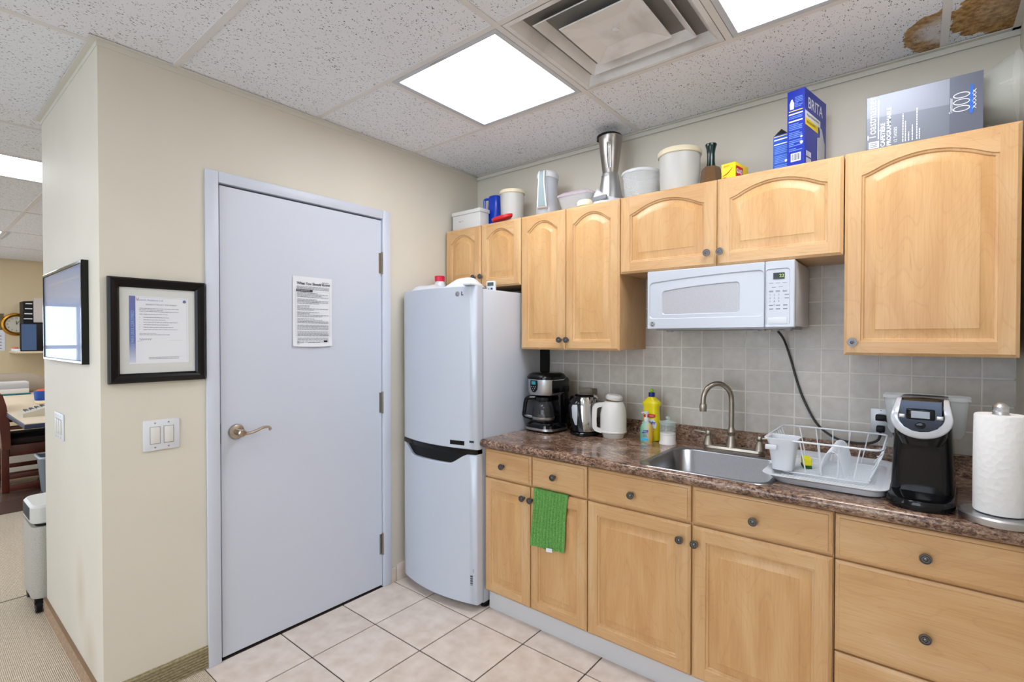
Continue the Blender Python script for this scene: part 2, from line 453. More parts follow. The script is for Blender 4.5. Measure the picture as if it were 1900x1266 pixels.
# window in the far wall (seen in the picture glass)
bm = bmesh.new()
for y in (WY0, -4.28, -3.37, WY1-0.05): bx(bm, XF-0.1, XF-0.03, y, y+0.05, WZ0, WZ1)
for z in (WZ0, 1.25, WZ1-0.05): bx(bm, XF-0.1, XF-0.03, WY0, WY1, z, z+0.05)
win = struct(obj('window_1', bm, mat('grey_window_frame', (170, 176, 190), 0.5), smooth=False))
obj('pane', box(XF-0.07, XF-0.062, WY0+.03, WY1-.03, WZ0+.03, WZ1-.03), GLASS, win, smooth=False)
sheer = mat('sheer_blue_curtain', (214, 226, 246), 0.9, alpha=0.25)
bm = bmesh.new()
pts = [(XF+0.06+0.025*math.sin(i*0.9), WY0-0.05+i*(WY1-WY0+0.1)/90) for i in range(91)]
for (a, b_) in zip(pts, pts[1:]): quad(bm, (a[0], a[1], 0.5), (b_[0], b_[1], 0.5), (b_[0], b_[1], 2.0), (a[0], a[1], 2.0))
tag(obj('sheer_curtain', bm, sheer), 'sheer pale blue curtain across the office window', 'curtain')

# wall tiles of the splashback
btm, btd = 0.101, 0.0023
gx0, gz0 = 0.7005, 1.2533
struct(obj('trim_2', box(0.612, 2.602, 0.0007, 0.0081, 0.94, 1.76), GROUT, smooth=False))
tm = obj('wall_tile', box(-btm/2+btd, btm/2-btd, 0.0, 0.0075, -btm/2+btd, btm/2-btd, b=0.001, seg=1), BTILE, wall_back, world=False, smooth=False)
first = True
for i in range(-1, 19):
    for j in range(-3, 5):
        x = gx0+(i+.5)*btm; z = gz0+(j+.5)*btm
        if z > 1.36 and not (1.2 < x < 2.14): continue
        if z < 0.93: continue
        if first: o = tm; first = False
        else: o = tm.copy(); C.objects.link(o)
        o.location = (x, 0.0, z)
# partial column at the right wall
for j in range(-3, 1):
    z = gz0+(j+.5)*btm
    if z < 0.93: continue
    o = tm.copy(); C.objects.link(o); o.location = ((gx0+18*btm+btm/2+0.0), 0.0, z)
    break

# ------------------------------------------------------------------ ceiling
ce = struct(obj('ceiling', box(XF, XR, -5.6, 1.6, H+0.03, H+0.06), mat('plenum_grey', (120, 118, 115), 0.9), smooth=False))
X0 = 0.573; T = 0.6096; Y1 = -0.561
gxs = [X0-T+2*T*k for k in range(-6, 3)]           # 4 ft joints
rows = [Y1+T*k for k in range(4, -9, -1)]
lights = {}
def is_light(xa, ya):   # lower-left key of a 2x2 cell by indices
    return (xa, ya) in lights
# cells holding 2x2 fixtures: (i,j): x = X0+i*T .. +T ; y = Y1+(j-1)*T .. Y1+j*T
fix = {(0, 0): 'L', (1, 0): 'V', (2, 0): 'L', (-5, -2): 'L', (-10, -2): 'L', (2, -5): 'L', (-1, -5): 'L', (-6, -5): 'L', (-10, -5): 'L', (-6, 1): 'L', (0, -4): 'L', (-10, 0): 'L', (-12, 2): 'L', (-8, 2): 'L', (-12, -4): 'L'}  # lights out of view are added to brighten the room
st1 = stained_ceiling('stained_tile_ring', 2.395, -0.15, 0.15, 0.21, True)
st2 = stained_ceiling('stained_tile_solid', 2.56, -0.20, 0.20, 0.24, False)
def tile_y(j): return Y1+(j-1)*T, Y1+j*T
for j in range(-8, 5):
    ya, yb = tile_y(j)
    ya = max(ya, -5.6); yb = min(yb, 1.6 if j > 1 else yb)
    if j == 1: yb_k = 0.008
    i = -14
    while i <= 3:
        xa = X0+i*T
        even = (i % 2 != 0)      # 4 ft joints fall on odd i  (x = -0.037 is i=-1)
        if (i, j) in fix: wdt = 1
        elif even and (i+1, j) not in fix: wdt = 2
        else: wdt = 1
        xb = xa+wdt*T
        isf = (i, j) in fix; i += wdt
        xa_, xb_ = max(xa, XF), min(xb, XR)
        if xb_-xa_ < 0.05 or isf: continue
        y0_, y1_ = ya, yb
        if y1_-y0_ < 0.05: continue
        if j >= 1 and xb_ > -0.0:          # kitchen side stops at the back wall
            if y0_ > 0: continue
            y1_ = 0.008; xa_ = max(xa_, -0.03)
        if j >= 0 and -1.08 <= xa_ < -0.05 and xb_ <= 0.01: continue
        m = CEIL
        o = cell(xa_, xb_, y0_, y1_, H+0.002, H+0.016, 0.010, m, 'ceiling_tile', ce)
        if j == 1 and 1.1 < xa < 1.3 or (j == 1 and xa > 2.3):
            o.data = o.data.copy(); o.data.materials[0] = st1 if xa < 2 else st2
# tees
for j in range(-8, 5):
    y = Y1+j*T
    if y > 0: obj('ceiling_tee', box(XF, -1.08, y-.012, y+.012, H-0.001, H+0.004), TEE, ce, smooth=False)
    else: obj('ceiling_tee', box(XF if y < YC else -0.0, XR, y-.012, y+.012, H-0.001, H+0.004), TEE, ce, smooth=False)
    if YC < y < 0: obj('ceiling_tee', box(XF, -1.08, y-.012, y+.012, H-0.001, H+0.004), TEE, ce, smooth=False)
for k, x in enumerate(gxs):
    if x < XF: continue
    y1_ = 0.0 if x > -0.03 else (1.6 if x < -1.08 else YC-0.0)
    obj('ceiling_tee', box(x-.012, x+.012, -5.6, y1_, H-0.0015, H+0.004), TEE, ce, smooth=False)
seen_tee = set()
for (i, j) in fix:
    for s in (0, 1):
        x = X0+(i+s)*T
        if (i+s, j) in seen_tee: continue
        seen_tee.add((i+s, j))
        if abs(((x-(X0-T))/(2*T))-round((x-(X0-T))/(2*T))) < 0.01: continue
        ya, yb = tile_y(j)
        obj('ceiling_tee', box(x-.012, x+.012, ya, yb, H-0.0012, H+0.004), TEE, ce, smooth=False)
# wall angles
bm = bmesh.new()
bx(bm, 0.0, 0.022, YC-0.0005, 0.0, H-0.004, H-0.0005); bx(bm, 0.0, 0.0025, YC-0.0005, 0.0, H-0.022, H-0.001)
bx(bm, -1.1, 0.0215, YC-0.022, YC, H-0.0046, H-0.0008); bx(bm, -1.1, 0.002, YC-0.0025, YC, H-0.0215, H-0.0012)
bx(bm, 0.0, XR, -0.022, 0.0, H-0.004, H-0.0005); bx(bm, 0.0, XR, -0.0025, 0.0, H-0.024, H-0.001)
bx(bm, XR-0.022, XR, -5.6, 0.0, H-0.004, H-0.0005)
struct(obj('trim_3', bm, BEIGEB, smooth=False))

DIFF = mat('glowing_diffuser', (255, 255, 255), 0.5, emit=(246, 249, 255), es=PANEL)
def make_light(label):
    t = thing('ceiling_light', label, 'ceiling light', (0, 0, H), group='recessed square ceiling lights')
    bm = bmesh.new(); h = T/2-0.014
    for (a, b_, c_, d_) in ((-h, h, -h, -h+.022), (-h, h, h-.022, h), (-h, -h+.022, -h+.022, h-.022), (h-.022, h, -h+.022, h-.022)):
        bx(bm, a, b_, c_, d_, -0.002, 0.010, b=0.001, seg=1)
    obj('frame', bm, mat('grey_white_light_frame', (190, 196, 206), 0.4), t, world=False)
    obj('diffuser', box(-h+.022, h-.022, -h+.022, h-.022, 0.004, 0.008), DIFF, t, world=False, smooth=False)
    obj('latch', box(-0.06, 0.02, -h+.008, -h+.014, -0.004, -0.0021), STEEL, t, world=False)
    return t
lab = {(0, 0): 'square ceiling light over the door side, beside the air vent', (2, 0): 'square ceiling light cut off by the top edge, right of the air vent',
       (-5, -2): 'office ceiling light strip seen beyond the return wall, nearest', (-10, -2): 'small distant office ceiling light low beyond the return wall'}
L0 = None; nn = 0
for (i, j), kind in fix.items():
    if kind != 'L': continue
    x, y = X0+(i+.5)*T, Y1+(j-.5)*T
    l = lab.get((i, j), 'square ceiling light behind the camera')
    if (i, j) not in lab: l = 'square ceiling light out of view in the front or office part of the room'
    if L0 is None: L0 = make_light(l); L0.location = (x, y, H)
    else: dup(L0, (x, y+(0.06 if (i, j) == (-10, -2) else 0), H), l)
# air diffuser
x0_, x1_, y0_, y1_ = X0+T, X0+2*T, Y1-T, Y1
cxv, cyv = (x0_+x1_)/2, (y0_+y1_)/2
vent = thing('air_diffuser', 'large square metal ceiling air vent with stepped louvres', 'air vent', (cxv, cyv, H))
def vent_mat():
    m = mat('grimy_vent_white', (200, 196, 192), 0.42)
    n = N(m, 'ShaderNodeTexNoise', Scale=5.0, Detail=5.0, Distortion=0.5); link(m, coords(m), n.inputs['Vector'])
    link(m, ramp(m, n.outputs['Fac'], [(0.33, lin((196, 195, 195))), (0.5, lin((222, 222, 223)))]), pb(m).inputs['Base Color'])
    return m
VM = vent_mat()
def sq(h, z): return [(-h, -h, z), (h, -h, z), (h, h, z), (-h, h, z)]
bm = bmesh.new(); loft(bm, [sq(0.29, -0.001), sq(0.272, -0.002), sq(0.205, 0.075), sq(0.205, 0.09)], False, False)
obj('outer_frame', bm, VM, vent, world=False, smooth=False)
bm = bmesh.new(); loft(bm, [sq(0.135, 0.075), sq(0.215, 0.006), sq(0.212, 0.004), sq(0.14, 0.068)], False, False)
obj('louvre', bm, VM, vent, world=False, smooth=False)
bm = bmesh.new(); loft(bm, [sq(0.075, 0.055), sq(0.148, 0.000), sq(0.146, -0.003), sq(0.075, 0.012), sq(0.060, 0.012)], False, True)
lathe(bm, [(0.012, 0.012), (0.012, 0.008), (0.0, 0.006)], n=16)
obj('centre_cone', bm, VM, vent, world=False, smooth=False)
obj('duct', box(-0.206, 0.206, -0.206, 0.206, 0.09, 0.094), mat('duct_dark', (40, 40, 44), 0.7), vent, world=False, smooth=False)
bm = bmesh.new()
for q in ((-0.19, 0.0), (0.19, 0.0), (0, 0.19), (0, -0.19)): obj('bracket', tube(bmesh.new(), [(q[0]*.6, q[1]*.6, 0.05), (q[0]*1.06, q[1]*1.06, 0.06)], 0.004, 6), STEEL, vent, world=False)

# ------------------------------------------------------------------ door and casing
bm = bmesh.new()
cw = 0.05
for (ya, yb, za, zb) in ((-1.676, -1.625, 0, 2.113), (-0.779, -0.729, 0, 2.113), (-1.625, -0.779, 2.066, 2.113)):
    bx(bm, 0.0, 0.014, ya, yb, za, zb, b=0.003, seg=2)
for (ya, yb, za, zb) in ((-1.627, -1.6235, 0, 2.07), (-0.7785, -0.775, 0, 2.07)):
    bx(bm, -0.11, 0.003, ya, yb, za, zb)
bx(bm, -0.11, 0.003, -1.6235, -0.7785, 2.066, 2.069)
bx(bm, -0.11, -0.06, -1.62, -1.60, 0, 2.066); bx(bm, -0.11, -0.06, -0.80, -0.78, 0, 2.066)
bx(bm, -0.12, -0.1, -1.6235, -0.7785, 0, 2.066)
struct(obj('trim_4', bm, WHITEP))
door = struct(obj('door_1', box(-0.045, -0.002, -1.617, -0.7805, 0.010, 2.0585, b=0.0015, seg=1), WHITEP))
# lever handle
bm = bmesh.new()
lathe(bm, [(0.034, 0.0), (0.034, 0.004), (0.030, 0.010), (0.022, 0.013), (0.014, 0.014), (0.013, 0.045), (0.016, 0.050), (0.016, 0.066), (0.012, 0.070), (0.0, 0.071)], c=(0, -1.556, 0.988), axis='x', n=32)
tube(bm, smooth_path([(0.058, -1.556, 0.988), (0.060, -1.53, 0.984), (0.060, -1.50, 0.989), (0.058, -1.465, 1.000), (0.056, -1.440, 0.999), (0.055, -1.430, 0.990), (0.055, -1.437, 0.985)], 5),
     [0.014, 0.012, 0.010, 0.0085, 0.008, 0.0075, 0.0072, 0.007, 0.007, 0.007, 0.007, 0.0065, 0.0065, 0.0065, 0.006, 0.006, 0.006, 0.006, 0.006, 0.006, 0.006, 0.0055, 0.0055, 0.0055, 0.0055, 0.005, 0.005, 0.005, 0.005, 0.005, 0.005], 10)
obj('door_handle', bm, BRASSN, door)
obj('latch_plate', box(-0.004, 0.004, -1.627, -1.6205, 0.947, 1.031), mat('dark_metal', (40, 38, 38), 0.35, 0.8), door, smooth=False)
hm = None
for z in (1.763, 0.984, 0.187):
    bm = bmesh.new(); tube(bm, [(0.005, -0.7795, z-0.004), (0.005, -0.7795, z+0.118)], 0.0065, 10)
    for k in range(1, 5): tube(bm, [(0.005, -0.7795, z+k*0.0235-.0008), (0.005, -0.7795, z+k*0.0235+.0008)], 0.0072, 10)
    bx(bm, -0.0015, 0.0005, -0.798, -0.762, z, z+0.112)
    obj('hinge', bm, mat('aged_brass', (150, 144, 134), 0.3, 1.0), door)

# paper notice taped on door
nt = thing('notice', 'white printed notice sheet taped to the white door', 'notice', (0.0, -1.19, 1.53))
bm = bmesh.new()
NU, NV = 6, 14
yl, yr, zt, zb = -1.295, -1.088, 1.702, 1.362
g = [[None]*(NV+1) for _ in range(NU+1)]
for i in range(NU+1):
    for j in range(NV+1):
        u, v = i/NU, j/NV
        lift = 0.002+0.010*max(0, v-0.75)**2*16*(0.6+0.4*math.sin(u*3))*0.5
        g[i][j] = bm.verts.new((lift, yl+(yr-yl)*u-0.002*v, zt-(zt-zb)*v+0.004*math.sin(u*PI)*v*-1))
for i in range(NU):
    for j in range(NV): bm.faces.new((g[i][j], g[i+1][j], g[i+1][j+1], g[i][j+1]))
obj('sheet', bm, PAPER, nt)
P0 = (0.0045, -1.295, 1.702)
text('heading', 'What You Should Know', 0.0175, (0.004, -1.188, 1.668), FL, INK, nt, 'CENTER', bold=0.0004)
bm = bmesh.new()
textlines(bm, P0, FL, 0.018, 0.19, -0.048, 3, 0.006, 0.0022, seed=2)
textlines(bm, P0, FL, 0.020, 0.185, -0.078, 32, 0.0066, 0.0024, para=4, seed=3, ragged=0.35)
textlines(bm, P0, FL, 0.018, 0.05, -0.318, 3, 0.0055, 0.002, seed=4)
textlines(bm, P0, FL, 0.075, 0.14, -0.322, 1, 0.0055, 0.002, seed=5)
textlines(bm, P0, FL, 0.150, 0.185, -0.022, 1, 0.0055, 0.003, seed=6)
for (a, b_, c_, d_) in ((0.0125, 0.013, -0.29, -0.072), (0.192, 0.1925, -0.29, -0.072), (0.0125, 0.1925, -0.2905, -0.29), (0.10, 0.1925, -0.0725, -0.072)): fq(bm, P0, FL, a, b_, c_, d_)
stuff_obj('body_text', bm, INKG, nt, smooth=False)
bm = bmesh.new(); fq(bm, P0, FL, 0.015, 0.10, -0.0735, -0.0635, 0.001); fq(bm, P0, FL, 0.158, 0.178, -0.322, -0.312, 0.001)
stuff_obj('black_banner', bm, INK, nt, smooth=False)
textb = text('banner_text', 'YOUR RESPONSIBILITIES', 0.0062, (0.0062, -1.277, 1.6335), FL, PAPER, nt)

# framed certificate
cf = thing('certificate_frame', 'dark framed blue-edged certificate on the cream wall left of the door', 'picture frame', (0.0, -1.84, 1.43))
yl, yr, zb, zt = -2.006, -1.682, 1.229, 1.630
bm = bmesh.new()
def frame_loops(x0, x1, yl, yr, zb, zt, wd):
    def R(d, x): return [(x, yl+d, zb+d), (x, yr-d, zb+d), (x, yr-d, zt-d), (x, yl+d, zt-d)]
    return [R(0, x0), R(0, x0+(x1-x0)*.7), R(0.006, x1), R(wd*0.55, x1-0.002), R(wd*0.8, x1-0.006), R(wd, x0+(x1-x0)*.4), R(wd, x0)]
loft(bm, frame_loops(0.0, 0.024, yl, yr, zb, zt, 0.036), False, False)
obj('frame', bm, THING, cf, smooth=False)
obj('mat_board', box(0.001, 0.006, yl+.03, yr-.03, zb+.03, zt-.03), mat('off_white_mat', (206, 208, 204), 0.8), cf, smooth=False)
obj('certificate', box(0.006, 0.0066, -1.940, -1.741, 1.302, 1.562), PAPER, cf, smooth=False)
P1 = (0.0067, -1.940, 1.562)
def grad_mat():
    m = mat('blue_fading_strip', (30, 70, 160), 0.6)
    geo = m.node_tree.nodes.new('ShaderNodeNewGeometry'); sp = m.node_tree.nodes.new('ShaderNodeSeparateXYZ'); link(m, geo.outputs['Position'], sp.inputs[0])
    mr = m.node_tree.nodes.new('ShaderNodeMapRange'); mr.inputs[1].default_value = 1.305; mr.inputs[2].default_value = 1.39; link(m, sp.outputs['Z'], mr.inputs[0])
    link(m, ramp(m, mr.outputs[0], [(0, lin((200, 208, 226))), (1, lin((28, 66, 158)))]), pb(m).inputs['Base Color'])
    return m
bm = bmesh.new(); fq(bm, P1, FL, 0.0, 0.020, -0.256, 0.0)
obj('blue_strip', bm, grad_mat(), cf, smooth=False)
text('strip_text', 'ISO 9001:2015 CERTIFIED', 0.0135, (0.0068, -1.9295, 1.432), (Vector((0, 0, 1)), Vector((0, -1, 0))), mat('pale_blue_print', (120, 160, 220), 0.6), cf, 'CENTER')
text('title', 'QUALITY POLICY STATEMENT', 0.0078, (0.0068, -1.834, 1.531), FL, INK, cf, 'CENTER')
text('letterhead', 'Search Analytics Ltd.', 0.010, (0.0068, -1.912, 1.548), FL, mat('steel_blue_print', (90, 130, 190), 0.6), cf)
text('letterhead_initial', 'V', 0.018, (0.0068, -1.919, 1.549), FL, mat('red_print', (190, 60, 50), 0.6), cf)
bm = bmesh.new()
textlines(bm, P1, FL, 0.032, 0.165, -0.045, 3, 0.006, 0.0022, seed=12)
textlines(bm, P1, FL, 0.032, 0.160, -0.068, 1, 0.006, 0.0022, seed=13)
for k in range(6):
    fq(bm, P1, FL, 0.032, 0.034, -0.082-k*0.0095, -0.080-k*0.0095)
    textlines(bm, P1, FL, 0.045, 0.13+0.03*((k*7) % 3)/2, -0.080-k*0.0095, 1, 0.006, 0.0022, seed=20+k)
textlines(bm, P1, FL, 0.032, 0.165, -0.142, 2, 0.0055, 0.002, seed=31)
fq(bm, P1, FL, 0.13, 0.175, -0.1705, -0.170); fq(bm, P1, FL, 0.193, 0.1935, -0.25, 0.0); fq(bm, P1, FL, 0.022, 0.193, -0.004, -0.0035)
textlines(bm, P1, FL, 0.062, 0.165, -0.236, 2, 0.0055, 0.002, seed=33)
stuff_obj('certificate_text', bm, INKG, cf, smooth=False)
bm = bmesh.new()
tube(bm, [(0.0072, -1.908+0.04*i/20, 1.396+0.0035*math.sin(i*1.7)+0.0015*math.sin(i*3.1)) for i in range(21)], 0.0006, 4)
tube(bm, [(0.0072, -1.915, 1.388), (0.0072, -1.897, 1.391)], 0.0004, 4)
lathe(bm, [(0.006, 0.0), (0.006, 0.0006)], c=(0.0067, -1.755, 1.548), axis='x', n=16)
stuff_obj('signature_and_seal', bm, BLUEINK, cf)
obj('glass', box(0.0085, 0.0095, yl+.03, yr-.03, zb+.03, zt-.03), mat('picture_glass', (255, 255, 255), 0.02, alpha=0.07, spec=0.8), cf, smooth=False)

# glossy framed picture on return wall
pf = thing('wall_picture', 'glossy black framed picture reflecting the window, on the return wall', 'picture frame', (-0.55, YC, 1.5))
bm = bmesh.new()
xl, xr_, zb, zt = -0.945, -0.162, 1.298, 1.703
def R2(d, y): return [(xl+d, y, zb+d), (xr_-d, y, zb+d), (xr_-d, y, zt-d), (xl+d, y, zt-d)]
loft(bm, [R2(0, YC), R2(0, YC-0.021), R2(0.003, YC-0.023), R2(0.012, YC-0.023), R2(0.014, YC-0.019)], False, False)
obj('frame', bm, BLACKP, pf, smooth=False)
obj('print', box(xl+.012, xr_-.012, YC-.012, YC-.008, zb+.012, zt-.012), mat('muted_grey_blue_print', (92, 104, 124), 0.4), pf, smooth=False)
obj('mat_line', box(xl+.07, xr_-.07, YC-.0135, YC-.012, zt-.062, zt-.052), mat('brass_line', (150, 140, 110), 0.4), pf, smooth=False)
obj('glass', box(xl+.012, xr_-.012, YC-.0195, YC-.0185, zb+.012, zt-.012), mat('picture_glass_dark', (200, 214, 255), 0.015, alpha=0.35, spec=1.0, ior=1.9), pf, smooth=False)

# switch plates
def switch(name, label, fr, org, n, w_, h_):
    x, y = fr; nn = x.cross(y)
    t = thing(name, label, 'light switch', org)
    def BX(bm, u0, u1, v0, v1, d0, d1, b=0.0):
        tmp = bmesh.new(); bx(tmp, u0, u1, v0, v1, d0, d1, b=b)
        M = Matrix(((x.x, y.x, nn.x, org[0]), (x.y, y.y, nn.y, org[1]), (x.z, y.z, nn.z, org[2]), (0, 0, 0, 1)))
        tmp.transform(M); me = bpy.data.meshes.new('t'); tmp.to_mesh(me); tmp.free(); bm.from_mesh(me); bpy.data.meshes.remove(me)
    bm = bmesh.new(); BX(bm, -w_/2, w_/2, -h_/2, h_/2, 0.0, 0.006, 0.0025); obj('plate', bm, WHITEPL, t)
    for k in range(n):
        u = (k-(n-1)/2)*0.046
        bm = bmesh.new(); BX(bm, u-.0175, u+.0175, -.034, .034, 0.004, 0.0068); obj('rocker_frame', bm, mat('rocker_grey', (150, 146, 136), 0.5), t)
        bm = bmesh.new(); BX(bm, u-.0155, u+.0155, -.032, .032, 0.005, 0.0095, 0.0015); obj('rocker', bm, WHITEW, t)
        for s in (-1, 1):
            bm = bmesh.new(); BX(bm, u-.003, u+.003, s*.048-.003, s*.048+.003, 0.005, 0.0068, 0.001); obj('screw', bm, NICKEL, t)
    return t
switch('light_switch', 'white double rocker switch plate under the framed certificate', FL, (0, -1.8365, 1.0175), 2, 0.124, 0.120)
switch('light_switch', 'white switch plate on the return wall under the glossy picture', FB, (-0.72, YC, 0.998), 3, 0.19, 0.12)

# baseboards
bm = bmesh.new(); ribp = [(0, 0)]
for k in range(8): ribp += [(0.0045, k*.0115+.0005), (0.0095, k*.0115+.003), (0.0095, k*.0115+.009), (0.0045, k*.0115+.0115)]
prism(bm, ribp+[(0.0045, 0.096), (0, 0.096)], 'y', YC-0.008, -1.677)
bm2 = bmesh.new()
for f in bm.faces: pass
struct(obj('floor_closet', box(-0.965, 0.0, YC+.12, 0.008, -0.05, -0.001), DGROUT, smooth=False))
bl = obj('baseboard_left', bm, CBASE, smooth=False); struct(bl)
bm = box(-1.10, 0.008, YC-0.010, YC, 0.0, 0.078); struct(obj('baseboard_return', bm, carpet_mat('tan_carpet_base', (170, 140, 112), (196, 168, 140), 'Z'), smooth=False))
bm = box(-1.10, 0.009, YC-0.012, YC, 0.078, 0.084); struct(obj('trim_5', bm, mat('brown_cap', (132, 104, 76), 0.7), smooth=False))
bm = bmesh.new(); bx(bm, 0.0, 0.008, -0.726, -0.69, 0.0, 0.085, b=.001); struct(obj('baseboard_kitchen', bm, FTILE))
bm = bmesh.new(); bx(bm, 0.0, 0.009, -0.687, -0.36, 0.0, 0.095, b=.001); struct(obj('baseboard_kitchen_2', bm, FTILE))

# ------------------------------------------------------------------ cabinets
YU = -0.305; YB = -0.60
def panel_door(bm, x0, x1, z0, z1, yf, arch=0.0, st=0.05, top=None, th=0.019):
    w_ = x1-x0; h_ = z1-z0
    sh = (0.088 if arch else 0.052)      # shoulder below top
    rise = (0.050 if arch else 0.0)
    ch = 0.009
    def rect(d, y): return [(x0+d, y, z0+d), (x1-d, y, z0+d), (x1-d, y, z1-d), (x0+d, y, z1-d)]
    loft(bm, [rect(0, yf+th), rect(0, yf+0.007), rect(0.002, yf+0.0055), rect(ch, yf+0.001), rect(ch+.001, yf)], True, False)
    NA = 22 if arch else 2
    def op(d, y):
        xl, xr, zb, zt = x0+st+d, x1-st-d, z0+st+d, z1-sh-d
        pts = [(xl, y, zb), (xr, y, zb)]
        half = (xr-xl)/2; mid = (xl+xr)/2; h0 = half+d
        for i in range(NA+1):
            x = half*(1-2*i/NA)
            if arch:
                def gz(q):
                    u = min(1.0, abs(q)/h0)
                    return max(0.0, 1-(u/0.93)**2.0) if u < 0.80 else 0.26*((1-u)/0.20)**1.35
                sl = (gz(x+.001)-gz(x-.001))/.002*rise
                pts.append((mid+x, y, z1-sh+rise*gz(x)-d*math.sqrt(1+min(1.2, sl*sl))))
            else: pts.append((mid+x, y, zt))
        return pts
    base = op(0, yf)
    # frame flats
    e = ch+.001
    xl, xr, zb = x0+st, x1-st, z0+st
    def F(pts, mi):
        try: bm.faces.new([bm.verts.new(p) for p in pts]).material_index = mi
        except ValueError: pass
    F([(x0+e, yf, z0+e), (xl, yf, z0+e), (xl, yf, z1-e), (x0+e, yf, z1-e)], 0)
    F([(xr, yf, z0+e), (x1-e, yf, z0+e), (x1-e, yf, z1-e), (xr, yf, z1-e)], 0)
    F([(xl, yf, z0+e), (xr, yf, z0+e), (xr, yf, zb), (xl, yf, zb)], 1)
    ar = base[2:]
    for a, b_ in zip(ar, ar[1:]):
        F([a, (a[0], yf, z1-e), (b_[0], yf, z1-e), b_], 1)
    L = [op(0, yf), op(0.002, yf+0.004), op(0.008, yf+0.006), op(0.011, yf+0.0105), op(0.014, yf+0.0105), op(0.042, yf+0.0035), op(0.044, yf+0.002)]
    loft(bm, L[:4], False, False); loft(bm, L[3:], False, True, mi=2)
    return bm
def slab_front(bm, x0, x1, z0, z1, yf, th=0.019):
    def rect(d, y): return [(x0+d, y, z0+d), (x1-d, y, z0+d), (x1-d, y, z1-d), (x0+d, y, z1-d)]
    loft(bm, [rect(0, yf+th), rect(0, yf+0.008), rect(0.002, yf+0.0065), rect(0.009, yf+0.003), rect(0.011, yf+0.003), rect(0.0125, yf)], True, True)
    return bm
KM = None
def knob(x, z, yf, parent):
    global KM
    if KM is None:
        bm = bmesh.new()
        lathe(bm, [(0.0075, 0.0), (0.006, 0.003), (0.0055, 0.012), (0.009, 0.016), (0.0152, 0.019), (0.0158, 0.0215), (0.0148, 0.0245), (0.0128, 0.0245), (0.0118, 0.0222), (0.0100, 0.0222), (0.0090, 0.0250), (0.0062, 0.0252), (0.0054, 0.0235), (0.0045, 0.0250), (0.0, 0.0265)], axis='-y', n=24)
        o = obj('knob', bm, PEWTER, parent, world=False, ang=25); KM = o.data
    else: o = obj('knob', KM, None, parent)
    R0 = rootmat(parent).inverted() @ Vector((x, yf, z)); o.location = R0
def carc(t, x0, x1, y0, z0, z1, m=WV):
    obj('carcass', box(x0+.001, x1-.001, y0, -0.0005, z0, z1, b=0.001, seg=1), m, t, smooth=False)
def pdoor(t, x0, x1, z0, z1, yf, kx, kz, arch, st=0.05):
    o = obj('door', panel_door(bmesh.new(), x0, x1, z0, z1, yf, arch, st), [WV, WH, WP], t, ang=28)
    if kx is not None: knob(kx, kz, yf, o)
    return o
def drw(t, x0, x1, z0, z1, yf, kx, kz):
    o = obj('drawer', slab_front(bmesh.new(), x0, x1, z0, z1, yf), WH, t, ang=28)
    knob(kx, kz, yf, o); return o
G = 0.0015
t = thing('wall_cabinet', 'short maple wall cabinet with two arched doors above the refrigerator', 'cabinet', (0.31, 0, 1.70))
carc(t, 0.014, 0.613, YU+.0195, 1.702, 2.071)
pdoor(t, 0.015, 0.313-G, 1.70, 2.072, YU, 0.268, 1.765, 1, 0.045); pdoor(t, 0.313+G, 0.612, 1.70, 2.072, YU, 0.324, 1.765, 1, 0.045)
t = thing('wall_cabinet', 'tall maple wall cabinet with two narrow arched doors above the coffee maker', 'cabinet', (0.91, 0, 1.34))
carc(t, 0.615, 1.217, YU+.0195, 1.343, 2.071)
pdoor(t, 0.616, 0.908-G, 1.34, 2.072, YU, 0.882, 1.392, 1, 0.045); pdoor(t, 0.908+G, 1.216, 1.34, 2.072, YU, 0.925, 1.392, 1, 0.045)
t = thing('wall_cabinet', 'short wide maple wall cabinet with two arched doors above the microwave', 'cabinet', (1.67, 0, 1.708))
carc(t, 1.219, 2.120, YU+.0195, 1.710, 2.071)
pdoor(t, 1.220, 1.668-G, 1.708, 2.072, YU, 1.633, 1.764, 1); pdoor(t, 1.668+G, 2.119, 1.708, 2.072, YU, 1.686, 1.764, 1)
t = thing('wall_cabinet', 'maple wall cabinet with one wide arched door at the right end', 'cabinet', (2.35, 0, 1.338))
carc(t, 2.122, 2.583, YU+.0195, 1.341, 2.071)
pdoor(t, 2.123, 2.582, 1.338, 2.074, YU, 2.150, 1.385, 1)
# base units
t = thing('base_cabinet', 'narrow maple base cabinet with two drawers over two doors beside the refrigerator', 'cabinet', (0.91, 0, 0.1))
carc(t, 0.610, 1.212, YB+.0195, 0.10, 0.844)
drw(t, 0.611, 0.908-G, 0.695, 0.836, YB, 0.737, 0.763); drw(t, 0.910+G, 1.211, 0.695, 0.836, YB, 1.044, 0.763)
pdoor(t, 0.611, 0.900-G, 0.105, 0.687, YB, 0.867, 0.632, 0, 0.045); pdoor(t, 0.904, 1.211, 0.105, 0.687, YB, 0.914, 0.631, 0, 0.045)
t = thing('base_cabinet', 'wide maple sink base cabinet with two large doors under false drawer fronts', 'cabinet', (1.67, 0, 0.1))
bm = bmesh.new()
for (a, b_, c_, d_) in ((1.215, 1.233, YB+.0195, -.001), (2.111, 2.129, YB+.0195, -.001), (1.233, 2.111, YB+.0195, YB+.035)): bx(bm, a, b_, c_, d_, 0.10, 0.844)
bx(bm, 1.233, 2.111, YB+.035, -0.001, 0.10, 0.118)
obj('carcass', bm, WV, t, smooth=False)
drw(t, 1.216, 1.668-G, 0.695, 0.837, YB, 1.428, 0.758); drw(t, 1.673+G, 2.126, 0.695, 0.837, YB, 1.891, 0.757)
pdoor(t, 1.216, 1.668-G, 0.105, 0.687, YB, 1.630, 0.627, 0); pdoor(t, 1.673+G, 2.126, 0.105, 0.687, YB, 1.687, 0.625, 0)
